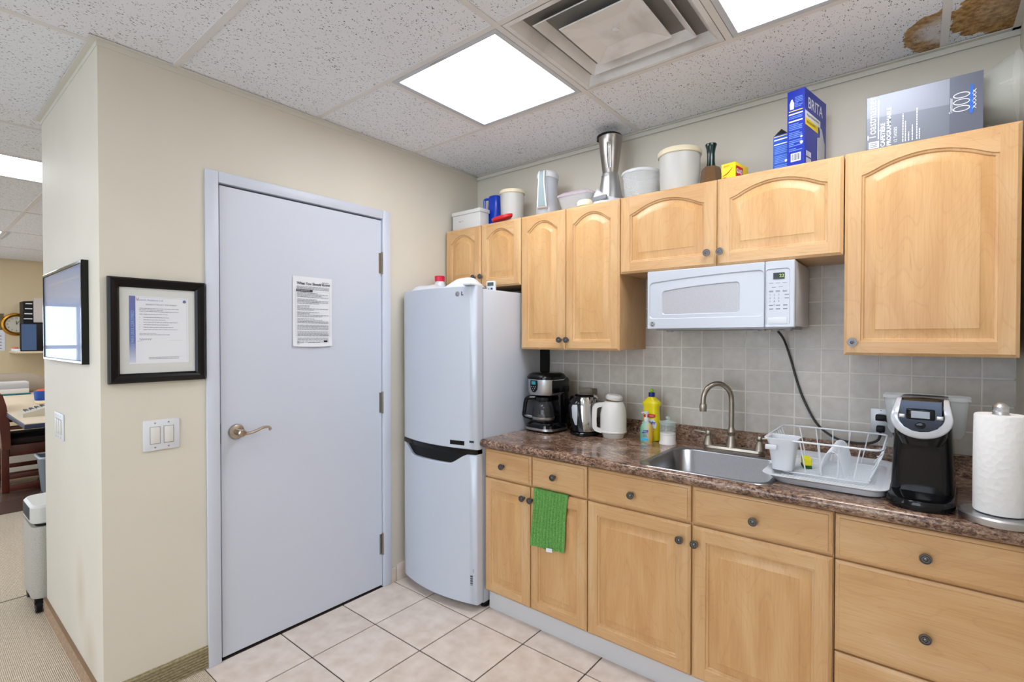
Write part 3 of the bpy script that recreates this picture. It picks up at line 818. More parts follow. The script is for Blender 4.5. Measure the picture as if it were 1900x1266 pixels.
t = thing('base_cabinet', 'maple base cabinet with three stacked wide drawers at the right end', 'cabinet', (2.35, 0, 0.1))
carc(t, 2.131, 2.604, YB+.0195, 0.10, 0.844)
drw(t, 2.133, 2.600, 0.691, 0.834, YB, 2.358, 0.757); drw(t, 2.133, 2.600, 0.392, 0.685, YB, 2.359, 0.521); drw(t, 2.133, 2.600, 0.105, 0.386, YB, 2.359, 0.24)
struct(obj('trim_6', box(0.612, 2.605, -0.562, -0.545, 0.0, 0.104), mat('white_toe_board', (206, 206, 208), 0.5), smooth=False))

# ------------------------------------------------------------------ countertop
ct = thing('countertop', 'brown speckled stone-look laminate countertop with low upstand', 'countertop', (1.6, -0.31, 0.845))
XA, XB2 = 0.606, 2.606
hx0, hx1, hy0, hy1 = 1.462, 1.922, -0.585, -0.175
bm = bmesh.new()
zt = 0.885
prof = [(-0.600, 0.845), (-0.612, 0.845), (-0.622, 0.848), (-0.628, 0.856), (-0.629, 0.868), (-0.626, 0.877), (-0.619, 0.883), (-0.609, zt), (-0.600, zt)]
prism(bm, prof, 'x', XA, XB2)
bx(bm, XA, hx0, -0.600, -0.0, 0.845, zt); bx(bm, hx1, XB2, -0.600, -0.0, 0.845, zt)
bx(bm, hx0, hx1, -0.600, hy0, 0.845, zt); bx(bm, hx0, hx1, hy1, 0.0, 0.845, zt)
obj('worktop', bm, LAM, ct)
bm = bmesh.new(); prism(bm, [(-0.0005, zt), (-0.0005, 0.966), (-0.016, 0.966), (-0.020, 0.962), (-0.020, zt+.004), (-0.024, zt)], 'x', XA, XB2)
obj('upstand', bm, LAM, ct)

# ------------------------------------------------------------------ refrigerator
fr = thing('refrigerator', 'tall white two-door refrigerator with black handle recess', 'refrigerator', (0.315, -0.35, 0))
obj('body', box(0.030, 0.602, -0.600, -0.097, 0.03, 1.655, b=0.006), FRIDGE, fr)
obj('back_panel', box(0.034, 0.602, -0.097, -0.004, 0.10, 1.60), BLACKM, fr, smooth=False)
fx0, fx1 = 0.030, 0.604
def fy(x, bulge=0.050):
    u = (x-(fx0+fx1)/2)/((fx1-fx0)/2)
    return -0.652-bulge*(1-u*u)*0.98
def fridge_door(bm, ztop, zbot, cut_top=False):
    n = 28
    xs_ = [fx0+(fx1-fx0)*i/n for i in range(n+1)]
    def dip(x):     # handle recess in the upper edge of the lower door
        u = (x-fx0)/(fx1-fx0)
        def s(a, b_): q = min(1, max(0, (u-a)/(b_-a))); return q*q*(3-2*q)
        return 0.058*min(s(0.02, 0.22), 1-s(0.70, 0.93))
    rows_ = []
    outer = []
    back = []
    for x in xs_:
        zt_ = ztop-(dip(x) if cut_top else 0)
        outer.append((x, zt_)); 
    loopF = [(x, fy(x)+0.0, z) for x, z in outer]
    vs = {}
    def ring(y_off, zt_off, zb_off, xs_in=0.0):
        l = []
        for (x, z) in outer:
            xx = min(max(x, fx0+xs_in), fx1-xs_in); l.append((xx, fy(x)+y_off, z-zt_off))
        for (x, z) in reversed(outer):
            xx = min(max(x, fx0+xs_in), fx1-xs_in); l.append((xx, fy(x)+y_off, zbot+zb_off))
        return l
    def backring():
        l = [(x, -0.606, z) for x, z in outer]+[(x, -0.606, zbot) for x, z in reversed(outer)]
        return l
    loops = [backring(), ring(0.010, 0, 0), ring(0.004, 0.001, 0.001, 0.002), ring(0.0, 0.005, 0.005, 0.007)]
    rg = loft(bm, loops, False, False)
    F_ = rg[-1]; m_ = n+1
    for i in range(n): bm.faces.new((F_[i], F_[i+1], F_[2*m_-2-i], F_[2*m_-1-i]))
    B_ = rg[0]
    for i in range(n): bm.faces.new((B_[i+1], B_[i], B_[2*m_-1-i], B_[2*m_-2-i]))
    return bm
obj('upper_door', fridge_door(bmesh.new(), 1.668, 0.832), FRIDGE, fr, ang=40)
ld = obj('lower_door', fridge_door(bmesh.new(), 0.808, 0.040, True), FRIDGE, fr, ang=40)
# black recess behind the handle cut
bm = bmesh.new()
n = 28
f_ = [(fx0+.004+(fx1-fx0-.008)*i/n) for i in range(n+1)]
loft(bm, [[(x, fy(x)+0.016, 0.838) for x in f_]+[(x, -0.606, 0.838) for x in reversed(f_)], [(x, fy(x)+0.020, 0.735) for x in f_]+[(x, -0.606, 0.735) for x in reversed(f_)]])
obj('handle_recess', bm, BLACKM, fr)
bm = bmesh.new()
loft(bm, [[(x, fy(x)+0.0015, 0.8315) for x in f_]+[(x, -0.606, 0.8315) for x in reversed(f_)], [(x, fy(x)+0.0015, 0.8085 if True else 0) for x in f_]+[(x, -0.606, 0.8085) for x in reversed(f_)]])
obj('door_gap_trim', bm, BLACKP, fr)
def on_curve(x): # local frame on the curved door
    d = 0.001; tx = Vector((1, (fy(x+d)-fy(x-d))/(2*d), 0)).normalized(); return tx
xg = 0.500; tx = on_curve(xg)
bm = bmesh.new(); lathe(bm, [(0.0125, 0.0), (0.0125, 0.0015), (0.011, 0.002), (0, 0.002)], axis='-y', n=24)
M = Matrix.Translation((xg, fy(xg)-0.0002, 1.628)) @ Matrix.Rotation(math.atan2(tx.y, tx.x), 4, 'Z'); bm.transform(M)
obj('emblem', bm, mat('grey_emblem', (140, 140, 148), 0.3, 0.5), fr)
text('brand_lettering', 'L', 0.026, (xg+0.020, fy(xg+.024)-0.001, 1.628), (on_curve(xg+.03), Vector((0, 0, 1))), INK, fr, bold=0.001)
text('brand_lettering_worn', 'G', 0.026, (xg+0.036, fy(xg+.045)-0.0008, 1.628), (on_curve(xg+.05), Vector((0, 0, 1))), mat('worn_grey_print', (186, 190, 198), 0.5), fr)
for (xa, xb, z0, z1, mm, nm) in ((0.452, 0.538, 0.852, 0.874, BLACKP, 'energy_sticker'), (0.566, 0.590, 0.868, 0.879, INK, 'small_badge')):
    bm = bmesh.new(); q = [xa+(xb-xa)*i/6 for i in range(7)]
    for a, b_ in zip(q, q[1:]): quad(bm, (a, fy(a)-.0008, z0), (b_, fy(b_)-.0008, z0), (b_, fy(b_)-.0008, z1), (a, fy(a)-.0008, z1))
    obj(nm, bm, mm, fr)
xx = 0.472
text('sticker_text', 'SMART INVERTER', 0.009, (xx, fy(0.5)-0.0035, 0.863), (on_curve(0.498), Vector((0, 0, 1))), mat('copper_print', (196, 150, 120), 0.5), fr, sx=0.8)
bm = bmesh.new()
for k in range(9):
    fq(bm, (0.570, fy(0.582)-0.004, 0.14+k*0.006), (on_curve(0.58), Vector((0, 0, 1))), 0, 0.014, 0, 0.003+0.002*(k % 2), 0.0)
fq(bm, (0.568, fy(0.582)-0.004, 0.205), (on_curve(0.58), Vector((0, 0, 1))), 0, 0.02, 0, 0.02, 0.0)
stuff_obj('rating_label', bm, INK, fr, smooth=False)
obj('top_hinge', box(0.545, 0.598, -0.69, -0.60, 1.668, 1.678, b=0.002), WHITEPL, fr)
bm = bmesh.new()
for x in (0.06, 0.575): lathe(bm, [(0.022, 0.0), (0.022, 0.03), (0.015, 0.034)], c=(x, -0.56, 0.0), n=16)
for x in (0.06, 0.575): lathe(bm, [(0.022, 0.0), (0.022, 0.03), (0.015, 0.034)], c=(x, -0.12, 0.0), n=16)
bx(bm, 0.05, 0.60, -0.59, -0.1, 0.022, 0.05)
obj('feet', bm, BLACKM, fr)

# things on top of the refrigerator
t = thing('bottle', 'white squat bottle with a red cap on top of the refrigerator', 'bottle', (0.085, -0.42, 1.655))
bm = bmesh.new(); lathe(bm, [(0.03, 0.0), (0.033, 0.004), (0.033, 0.07), (0.024, 0.088), (0.022, 0.092)], c=(0.085, -0.42, 1.655)); obj('body', bm, WHITEPL, t)
bm = bmesh.new(); lathe(bm, [(0.030, 0.090), (0.031, 0.118), (0.029, 0.121)], c=(0.085, -0.42, 1.655)); obj('cap', bm, mat('crimson_cap', (206, 20, 60), 0.35), t)
bm = bmesh.new()
NU, NV = 16, 10
gg = [[None]*(NV+1) for _ in range(NU+1)]
for i in range(NU+1):
    for j in range(NV+1):
        u, v = i/NU, j/NV
        x = 0.06+0.42*u; y = -0.63+0.20*v
        h = 0.010+0.035*math.sin(PI*v)**0.7*(0.6+0.4*math.cos(2*PI*(u-0.1)))*(1 if 0 < u < 1 else 0.2)+0.005*math.sin(u*17+v*7)*math.sin(PI*v)
        if 0.62 < u < 1: h += 0.040*math.sin((u-0.62)/0.38*PI)*math.sin(PI*v)
        gg[i][j] = bm.verts.new((x, y, 1.666+max(0.002, h)*(0 if j in (0, NV) else 1)+0.001))
for i in range(NU):
    for j in range(NV): bm.faces.new((gg[i][j], gg[i+1][j], gg[i+1][j+1], gg[i][j+1]))
o = obj('plastic_bag', bm, mat('crinkled_white_bag', (214, 218, 226), 0.35), ang=80); tag(o, 'crumpled white plastic bag lying on the refrigerator', 'bag')
t = thing('kitchen_timer', 'small white digital timer with grey display on the refrigerator', 'timer', (0.50, -0.42, 1.655), 0.15)
bm = box(-.028, .028, -.009, .009, 0.0, 0.062, b=0.004); obj('case', bm, WHITEPL, t, world=False)
obj('display', box(-.020, .020, -.0098, -.0088, 0.034, 0.054), mat('lcd_grey', (70, 84, 86), 0.2), t, world=False, smooth=False)
bm = bmesh.new(); lathe(bm, [(0.0065, 0), (0.006, 0.003)], c=(0.008, -.009, 0.018), axis='-y', n=16); lathe(bm, [(0.003, 0), (0.003, 0.002)], c=(-0.012, -.009, 0.018), axis='-y', n=12); obj('button', bm, mat('slate_button', (60, 70, 100), 0.4), t, world=False)

# ------------------------------------------------------------------ microwave
mw = thing('microwave', 'white microwave oven hung under the wall cabinet above the sink', 'microwave', (1.667, -0.18, 1.44))
mx0, mx1, mz0, mz1, myf = 1.370, 1.967, 1.442, 1.703, -0.330
obj('case', box(mx0+.002, mx1, -0.300, -0.012, mz0+.006, mz1-.001, b=0.004), WHITEPL, mw)
xd = 1.862
def rr_xz(x0, x1, z0, z1, r, y, n=6, bow=0.0):
    pts = []
    for k, (cx, cz) in enumerate(((x1-r, z1-r), (x0+r, z1-r), (x0+r, z0+r), (x1-r, z0+r))):
        for i in range(n+1):
            a = PI/2*(k+i/n); px, pz = cx+r*math.cos(a), cz+r*math.sin(a)
            if bow and k < 2: pz -= bow*(1-(px-x0)/(x1-x0))**2
            pts.append((px, y, pz))
        if k == 0:
            for q in range(1, 8):
                px = (x1-r)+((x0+r)-(x1-r))*q/8; pts.append((px, y, z1-(bow*(1-(px-x0)/(x1-x0))**2 if bow else 0)))
    return pts
bm = bmesh.new()
def rect_like(x0, x1, z0, z1, y, n=6):   # same vertex count as rr_xz
    src = rr_xz(x0, x1, z0, z1, 0.004, y, n); return src
A = [rect_like(mx0, xd-.001, mz0, mz1, -0.300), rect_like(mx0, xd-.001, mz0, mz1, myf+.004), rect_like(mx0+.003, xd-.003, mz0+.003, mz1-.003, myf),
     rr_xz(mx0+.010, xd-.004, mz0+.045, mz1-.030, 0.018, myf, bow=0.022), rr_xz(mx0+.014, xd-.005, mz0+.048, mz1-.034, 0.016, myf+.004, bow=0.022),
     rr_xz(mx0+.068, xd-.094, mz0+.062, mz1-.070, 0.014, myf+.003, bow=0.022), rr_xz(mx0+.072, xd-.097, mz0+.066, mz1-.074, 0.012, myf+.0065, bow=0.020)]
rg = loft(bm, A, True, False)
md = obj('door', bm, mat('cool_white_gloss', (194, 199, 209), 0.22), mw, ang=30)
bm = bmesh.new(); bm.faces.new([bm.verts.new(p) for p in rr_xz(mx0+.072, xd-.097, mz0+.066, mz1-.074, 0.012, myf+.0063, bow=0.020)])
def mesh_mat():
    m = mat('grey_screen_window', (176, 176, 182), 0.25)
    v = N(m, 'ShaderNodeTexVoronoi', Scale=420.0); link(m, coords(m), v.inputs['Vector'])
    link(m, ramp(m, v.outputs['Distance'], [(0.2, lin((166, 166, 172))), (0.5, lin((182, 182, 188)))]), pb(m).inputs['Base Color'])
    return m
obj('window', bm, mesh_mat(), md, smooth=False)
bm = bmesh.new()
A = [rect_like(xd+.001, mx1, mz0, mz1, -0.300), rect_like(xd+.001, mx1, mz0, mz1, myf+.004), rect_like(xd+.003, mx1-.003, mz0+.003, mz1-.003, myf),
     rr_xz(xd+.004, mx1-.016, mz0+.008, mz1-.030, 0.012, myf), rr_xz(xd+.006, mx1-.019, mz0+.010, mz1-.033, 0.010, myf+.003)]
loft(bm, A, True, True)
cp = obj('control_panel', bm, mat('cool_white_gloss', (194, 199, 209), 0.22), mw, ang=30)
obj('display', box(xd+.030, xd+.070, myf+.001, myf+.004, mz1-.072, mz1-.047), mat('dark_display', (16, 20, 16), 0.15), cp, smooth=False)
text('clock_digits', '22', 0.017, (xd+.0515, myf+.0008, mz1-.0595), FB, mat('green_led', (150, 180, 60), 0.5, emit=(150, 190, 40), es=0.8), cp)
bm = bmesh.new(); O = (xd+.010, myf+.003, mz1-.080)
for r_, (n_, dz, hh) in enumerate(((3, 0.006, .0018), (2, 0.022, .0018), (3, 0.036, .0022), (3, 0.040, .0022))):
    for k in range(n_): fq(bm, O, FB, 0.005+k*0.024+(0.01 if n_ == 2 else 0), 0.020+k*0.024+(0.01 if n_ == 2 else 0), -dz-hh, -dz)
for r_ in range(2):
    for k in range(3): fq(bm, O, FB, 0.005+k*0.025, 0.020+k*0.025, -0.092-r_*0.014-.004, -0.092-r_*0.014)
fq(bm, O, FB, 0.060, 0.075, -0.055, -0.052); fq(bm, O, FB, 0.060, 0.075, -0.068, -0.065)
stuff_obj('button_print', bm, INKG, cp, smooth=False)
k = 0
for r_ in range(3):
    for c_ in range(3):
        k += 1; text('button_digit', str(k), 0.010, (xd+.016+c_*.0155, myf+.003, mz1-.133-r_*.0130), FB, INKG, cp)
text('button_digit', '0', 0.010, (xd+.0315, myf+.003, mz1-.172), FB, INKG, cp)
bm = bmesh.new(); loft(bm, [rr_xz(xd+.012, mx1-.026, mz0+.014, mz0+.040, 0.004, myf+.003), rr_xz(xd+.0125, mx1-.0265, mz0+.0145, mz0+.0395, 0.004, myf+.0015), rr_xz(xd+.014, mx1-.028, mz0+.016, mz0+.038, 0.004, myf+.0010)], False, True)
obj('open_button', bm, WHITEPL, cp)
bm = bmesh.new(); lathe(bm, [(0.0115, 0), (0.0115, 0.001), (0.0085, 0.001)], c=(mx0+.026, myf, mz0+.022), axis='-y', n=24); obj('emblem', bm, INK, md)
bm = bmesh.new(); tube(bm, [(mx0+.026+.0095*math.cos(a*PI/10), myf-.0012, mz0+.022+.0095*math.sin(a*PI/10)) for a in range(20)], 0.0007, 4, closed=True); obj('emblem_ring', bm, PAPER, md)
text('emblem_letters', 'GE', 0.0125, (mx0+.026, myf-.0006, mz0+.022), FB, PAPER, md, 'CENTER')
bm = bmesh.new()
bx(bm, mx0+.03, mx1-.02, -0.30, -0.04, mz0-.006, mz0+.008, b=.003)
for x in (mx0+.09, xd-.02, xd+.03, xd+.075): lathe(bm, [(0.022, 0.0), (0.014, -0.012), (0.0, -0.013)], c=(x, -0.285, mz0-.001), n=16, sy=0.6)
obj('underside_plate', bm, mat('galvanised_grey', (150, 152, 156), 0.4, 0.6), mw)
# microwave cord
o = obj('power_cord', tube(bmesh.new(), smooth_path([(1.862, -0.10, 1.436), (1.878, -0.035, 1.39), (1.902, -0.014, 1.30), (1.925, -0.012, 1.21), (1.952, -0.012, 1.13), (2.00, -0.014, 1.035), (2.06, -0.018, 0.985), (2.12, -0.026, 0.972), (2.18, -0.03, 0.975), (2.215, -0.036, 0.995), (2.222, -0.034, 1.03)], 6), 0.0048, 8), mat('dark_rubber', (26, 26, 26), 0.45), mw)

# outlet
t = thing('wall_outlet', 'grey metal double outlet plate on the tiles behind the dish rack', 'outlet', (2.222, 0, 1.06))
obj('plate', box(2.187, 2.257, -0.006, 0.0, 1.003, 1.117, b=0.002), mat('satin_plate', (196, 198, 200), 0.35, 0.3), t)
for z in (1.081, 1.037):
    bm = bmesh.new(); lathe(bm, [(0.017, 0.0), (0.017, 0.0015)], c=(2.222, -0.006, z), axis='-y', n=20); obj('socket', bm, WHITEW, t)
bm = bmesh.new(); lathe(bm, [(0.003, 0), (0.003, 0.001)], c=(2.222, -0.006, 1.109), axis='-y', n=10); obj('screw', bm, PEWTER, t)
t = thing('plug', 'black brewer plug and cord in the upper socket', 'plug', (2.222, -0.03, 1.08))
obj('plug_body', box(2.205, 2.240, -0.036, -0.0076, 1.070, 1.094, b=0.004), BLACKM, t)
obj('cord', tube(bmesh.new(), smooth_path([(2.235, -0.030, 1.078), (2.255, -0.045, 1.06), (2.272, -0.07, 1.01), (2.285, -0.11, 0.95), (2.31, -0.17, 0.905), (2.33, -0.215, 0.893)], 6), 0.005, 8), BLACKM, t)
obj('plug', box(2.208, 2.236, -0.046, -0.0076, 1.026, 1.050, b=0.004), BLACKM, mw)
# taupe adaptor box behind the kettle
t = thing('outlet_box', 'taupe box-like outlet cover on the tiles behind the kettle', 'outlet cover', (0.885, -0.02, 1.06))
obj('housing', box(0.850, 0.926, -0.055, 0.0, 0.985, 1.117, b=0.003), mat('taupe_plastic', (120, 112, 98), 0.5), t)
obj('lid', box(0.847, 0.918, -0.060, -0.050, 1.090, 1.120, b=0.002), mat('taupe_plastic_light', (138, 130, 114), 0.5), t)

# ------------------------------------------------------------------ sink and faucet
sk = thing('sink', 'stainless steel single bowl drop-in sink', 'sink', (1.69, -0.38, 0.885))
scx, scy, sw, sd = 1.692, -0.382, 0.500, 0.446
bm = bmesh.new()
loft(bm, [rrect(scx, scy, 0.8852, sw, sd, 0.055, 8), rrect(scx, scy, 0.8885, sw-.004, sd-.004, 0.054, 8), rrect(scx, scy, 0.8895, sw-.012, sd-.012, 0.052, 8),
          rrect(scx, scy, 0.8870, sw-.034, sd-.034, 0.070, 8), rrect(scx, scy, 0.882, sw-.044, sd-.044, 0.080, 8), rrect(scx, scy, 0.74, sw-.070, sd-.070, 0.080, 8),
          rrect(scx, scy, 0.728, sw-.100, sd-.100, 0.070, 8), rrect(scx, scy, 0.724, 0.12, 0.12, 0.055, 8)], False, True)
obj('bowl', bm, SINKST, sk, ang=60)
bm = bmesh.new(); lathe(bm, [(0.042, 0.0), (0.040, 0.004), (0.030, 0.001), (0.0, 0.001)], c=(scx, scy, 0.7245)); obj('drain', bm, STEEL, sk)
fc = thing('faucet', 'brushed nickel gooseneck faucet with two lever handles', 'faucet', (1.68, -0.10, 0.885))
bm = bmesh.new()
fy0 = -0.112
loft(bm, [rrect(1.689, fy0, 0.8855, 0.262, 0.056, 0.027, 6), rrect(1.689, fy0, 0.892, 0.262, 0.056, 0.027, 6), rrect(1.689, fy0, 0.895, 0.252, 0.046, 0.022, 6), rrect(1.689, fy0, 0.905, 0.246, 0.040, 0.019, 6), rrect(1.689, fy0, 0.908, 0.236, 0.032, 0.015, 6)])
obj('base_plate', bm, NICKEL, fc)
bm = bmesh.new()
lathe(bm, [(0.026, 0.0), (0.024, 0.006), (0.017, 0.035), (0.014, 0.048), (0.012, 0.052), (0.015, 0.056), (0.019, 0.066), (0.019, 0.074), (0.013, 0.084), (0.0125, 0.09)], c=(1.680, fy0, 0.906), n=24)
a0 = Vector((1.680, fy0, 0.99)); pts = [a0, a0+Vector((0, 0, 0.13))]
dx, dy, R_ = -0.72, -0.69, 0.067
for k in range(1, 15):
    a = PI*k/14*1.0
    pts.append(Vector((1.680+dx*R_*(1-math.cos(a)), fy0+dy*R_*(1-math.cos(a)), 1.120+R_*1.12*math.sin(a))))
tip = pts[-1]; pts.append(tip+Vector((0, 0, -0.022)))
tube(bm, pts, 0.0115, 14)
lathe(bm, [(0.0135, 0.004), (0.0155, 0.0), (0.0165, -0.012), (0.0150, -0.026), (0.0145, -0.030), (0.0, -0.030)], c=(tip.x, tip.y, tip.z-0.020), n=20)
obj('spout', bm, NICKEL, fc)
for s, x in ((-1, 1.578), (1, 1.798)):
    bm = bmesh.new(); lathe(bm, [(0.024, 0.0), (0.022, 0.005), (0.013, 0.034), (0.010, 0.040), (0.012, 0.044), (0.014, 0.052), (0.012, 0.060), (0.006, 0.066), (0.0, 0.068)], c=(x, fy0, 0.906), n=20)
    tube(bm, [(x, fy0, 0.958), (x+s*.02, fy0, 0.960), (x+s*.045, fy0+.004, 0.961), (x+s*.066, fy0+.006, 0.962), (x+s*.070, fy0+.006, 0.962)], [0.006, 0.006, 0.0075, 0.0065, 0.004], 10)
    obj('handle', bm, NICKEL, fc)

# ------------------------------------------------------------------ dish rack on tray
tr = thing('drip_tray', 'white plastic drip tray under the dish rack beside the sink', 'tray', (2.09, -0.30, 0.885))
tcx, tcy = 2.086, -0.292
bm = bmesh.new()
loft(bm, [rrect(tcx+.01, tcy, 0.8855, 0.31, 0.45, 0.05), rrect(tcx+.01, tcy, 0.888, 0.325, 0.466, 0.055), rrect(tcx, tcy, 0.910, 0.340, 0.484, 0.05), rrect(tcx-.004, tcy, 0.914, 0.372, 0.516, 0.05), rrect(tcx-.004, tcy, 0.9165, 0.372, 0.516, 0.05), rrect(tcx-.004, tcy, 0.917, 0.356, 0.500, 0.05), rrect(tcx, tcy, 0.900, 0.330, 0.47, 0.045), rrect(tcx, tcy, 0.898, 0.320, 0.46, 0.045)], True, True)
obj('tray', bm, WHITEPL, tr, ang=50)
bm = bmesh.new()
for k in range(24): bx(bm, tcx-.14, tcx+.14, tcy-.21+k*.0183, tcy-.207+k*.0183, 0.8975, 0.9003)
o = obj('rib', bm, WHITEPL, tr, smooth=False); o['kind'] = 'stuff'
rk = thing('dish_rack', 'white coated wire dish rack standing in the drip tray', 'dish rack', (2.08, -0.29, 0.90))
WIRE = mat('white_coated_wire', (222, 226, 232), 0.3)
rx0, rx1, ry0, ry1 = 1.890, 2.248, -0.465, -0.100
bx0, bx1, by0, by1 = 1.935, 2.210, -0.435, -0.130
zt, zb = 1.028, 0.908
def rloop(x0, x1, y0, y1, z, r=0.03): return rrect((x0+x1)/2, (y0+y1)/2, z, x1-x0, y1-y0, r, 4)
obj('rim', tube(bmesh.new(), rloop(rx0, rx1, ry0, ry1, zt), 0.0034, 8, closed=True), WIRE, rk)
obj('base_rim', tube(bmesh.new(), rloop(bx0, bx1, by0, by1, zb), 0.0024, 6, closed=True), WIRE, rk)
for k in range(5):
    u = (k+.5)/5
    for (ya, yb) in ((ry0, by0), (ry1, by1)):
        obj('upright', tube(bmesh.new(), [(rx0+.03+(rx1-rx0-.06)*u, ya, zt), (bx0+.02+(bx1-bx0-.04)*u, yb, zb)], 0.0022, 6), WIRE, rk)
for k in range(8):
    u = (k+.5)/8
    for (xa, xb) in ((rx0, bx0), (rx1, bx1)):
        obj('side_wire', tube(bmesh.new(), [(xa, ry0+.03+(ry1-ry0-.06)*u, zt if xa == rx0 else zt-.02), (xb, by0+.02+(by1-by0-.04)*u, zb)], 0.0020, 6), WIRE, rk)
for k in range(18):
    y = by0+.012+k*(by1-by0-.024)/17
    obj('floor_wire', tube(bmesh.new(), [(bx0, y, zb), (bx1, y, zb)], 0.0018, 6), WIRE, rk)
# ladder of plate dividers
for k in range(14):
    y = -0.41+k*0.0205
    p = [(2.06, y, zb), (2.078, y, zb+.065), (2.092, y, zb+.085), (2.110, y, zb+.085), (2.124, y, zb+.065), (2.140, y, zb)]
    obj('plate_divider', tube(bmesh.new(), smooth_path(p, 3), 0.0019, 6), WIRE, rk)
for k in range(3):
    obj('end_wire', tube(bmesh.new(), [(bx1+.002+k*.006, by0+.02, zb+.012+k*.03), (rx1-.02+k*.012, -0.28, zb+.04+k*.03), (bx1+.002+k*.006, by1-.02, zb+.012+k*.03)], 0.0022, 6), WIRE, rk)
cu = thing('cutlery_cup', 'white plastic cutlery cup hooked on the rack corner', 'cup', (1.945, -0.42, 0.92))
bm = bmesh.new()
ccx, ccy = 1.948, -0.415
L_ = [rrect(ccx, ccy, 0.914, 0.066, 0.075, 0.02), rrect(ccx, ccy, 1.010, 0.092, 0.098, 0.022), rrect(ccx, ccy, 1.030, 0.106, 0.110, 0.024), rrect(ccx, ccy, 1.0315, 0.106, 0.110, 0.024), rrect(ccx, ccy, 1.030, 0.096, 0.100, 0.02), rrect(ccx, ccy, 0.918, 0.060, 0.068, 0.018)]
loft(bm, L_, True, True); obj('cup', bm, WHITEPL, cu, ang=50)
obj('hook_tab', box(ccx-.05, ccx-.012, ccy-.061, ccy-.052, 0.990, 1.008, b=.002), WHITEPL, cu)
t = thing('sponge', 'yellow and green scouring sponge in the dish rack', 'sponge', (2.01, -0.33, 0.91), 0.3)
obj('foam', box(-.014, .014, -.03, .03, 0.012, 0.040, b=0.004), mat('yellow_foam', (226, 220, 30), 0.8, noise=(200., .1, .3)), t, world=False)
obj('scour_pad', box(-.014, .014, -.03, .03, 0.002, 0.012, b=0.001), mat('green_scourer', (40, 90, 40), 0.9), t, world=False)

# ------------------------------------------------------------------ coffee maker
cm = thing('coffee_maker', 'black and steel drip coffee maker with glass carafe beside the refrigerator', 'coffee maker', (0.722, -0.205, 0.885), -0.10)
bm = bmesh.new()
loft(bm, [rrect(0, 0, 0.0, 0.195, 0.235, 0.06, 6), rrect(0, 0, 0.012, 0.20, 0.24, 0.06, 6)], True, True)
loft(bm, [rrect(0, 0, 0.024, 0.20, 0.24, 0.06, 6), rrect(0, 0.0, 0.040, 0.190, 0.23, 0.06, 6), rrect(0, 0, 0.052, 0.160, 0.20, 0.06, 6)], True, True)
bx(bm, -0.085, 0.088, 0.025, 0.118, 0.04, 0.30, b=0.012)
obj('body', bm, BLACKP, cm, world=False)
bm = bmesh.new(); loft(bm, [rrect(0, 0, 0.012, 0.202, 0.242, 0.06, 6), rrect(0, 0, 0.024, 0.202, 0.242, 0.06, 6)]); obj('base_band', bm, STEEL, cm, world=False)
bm = bmesh.new(); loft(bm, [rrect(0, 0.0, 0.205, 0.172, 0.225, 0.07, 7), rrect(0, 0, 0.222, 0.182, 0.236, 0.07, 7), rrect(0, 0, 0.288, 0.184, 0.238, 0.07, 7), rrect(0, 0, 0.290, 0.184, 0.238, 0.07, 7)]); obj('steel_band', bm, STEEL, cm, world=False)
cm.scale = (0.97, 0.80, 1.0)
obj('side_cover', box(0.060, 0.0935, -0.07, 0.118, 0.215, 0.291, b=0.01), BLACKP, cm, world=False)
bm = bmesh.new(); loft(bm, [rrect(0, 0, 0.290, 0.192, 0.244, 0.07, 7), rrect(0, 0, 0.304, 0.192, 0.244, 0.07, 7), rrect(0, 0, 0.318, 0.172, 0.224, 0.07, 7), rrect(0, 0, 0.326, 0.140, 0.19, 0.065, 7)]); obj('lid', bm, BLACKP, cm, world=False)
bm = bmesh.new()
pts = [(-.028, 0.285), (.022, 0.285), (.024, 0.26), (.020, 0.236), (.008, 0.222), (-.003, 0.218), (-.014, 0.222), (-.026, 0.236), (-.030, 0.26)]
prism(bm, [(x-.006, z) for x, z in pts], 'y', -0.1215, -0.110); obj('control_panel', bm, BLACKP, cm, world=False)
obj('display', box(-.026, .004, -0.1228, -0.1214, 0.262, 0.280), mat('teal_lcd', (40, 110, 120), 0.2, emit=(30, 110, 120), es=0.4), cm, world=False, smooth=False)
bm = bmesh.new()
for (x, z) in ((-.026, .250), (-.012, .250), (.002, .250), (-.020, .240), (-.004, .240), (-.012, .230)): lathe(bm, [(0.0028, 0), (0.002, 0.0015)], c=(x, -0.1214, z), axis='-y', n=8)
stuff_obj('buttons', bm, STEEL, cm, world=False)
ca = bmesh.new(); lathe(ca, [(0.060, 0.056), (0.066, 0.064), (0.069, 0.09), (0.066, 0.125), (0.052, 0.16), (0.046, 0.172)], c=(0, -0.035, 0), n=32, caps=(True, False))
cg = obj('carafe', ca, mat('smoky_glass', (60, 60, 62), 0.03, alpha=0.45, spec=0.9), cm, world=False)
bm = bmesh.new(); lathe(bm, [(0.048, 0.168), (0.052, 0.172), (0.052, 0.190), (0.040, 0.198), (0, 0.2)], c=(0, -0.035, 0), n=32); obj('carafe_lid', bm, BLACKP, cg, world=False)
bm = bmesh.new(); lathe(bm, [(0.0665, 0.066), (0.0695, 0.070), (0.0705, 0.082), (0.0695, 0.082)], c=(0, -0.035, 0), n=32, caps=(False, False)); obj('carafe_ring', bm, STEEL, cg, world=False)
bm = bmesh.new(); tube(bm, smooth_path([(-.045, -.055, 0.185), (-.088, -.078, 0.180), (-.100, -.084, 0.160), (-.106, -.088, 0.110), (-.108, -.088, 0.082), (-.066, -.062, 0.070)], 5), 0.012, 10); obj('carafe_handle', bm, BLACKP, cg, world=False)

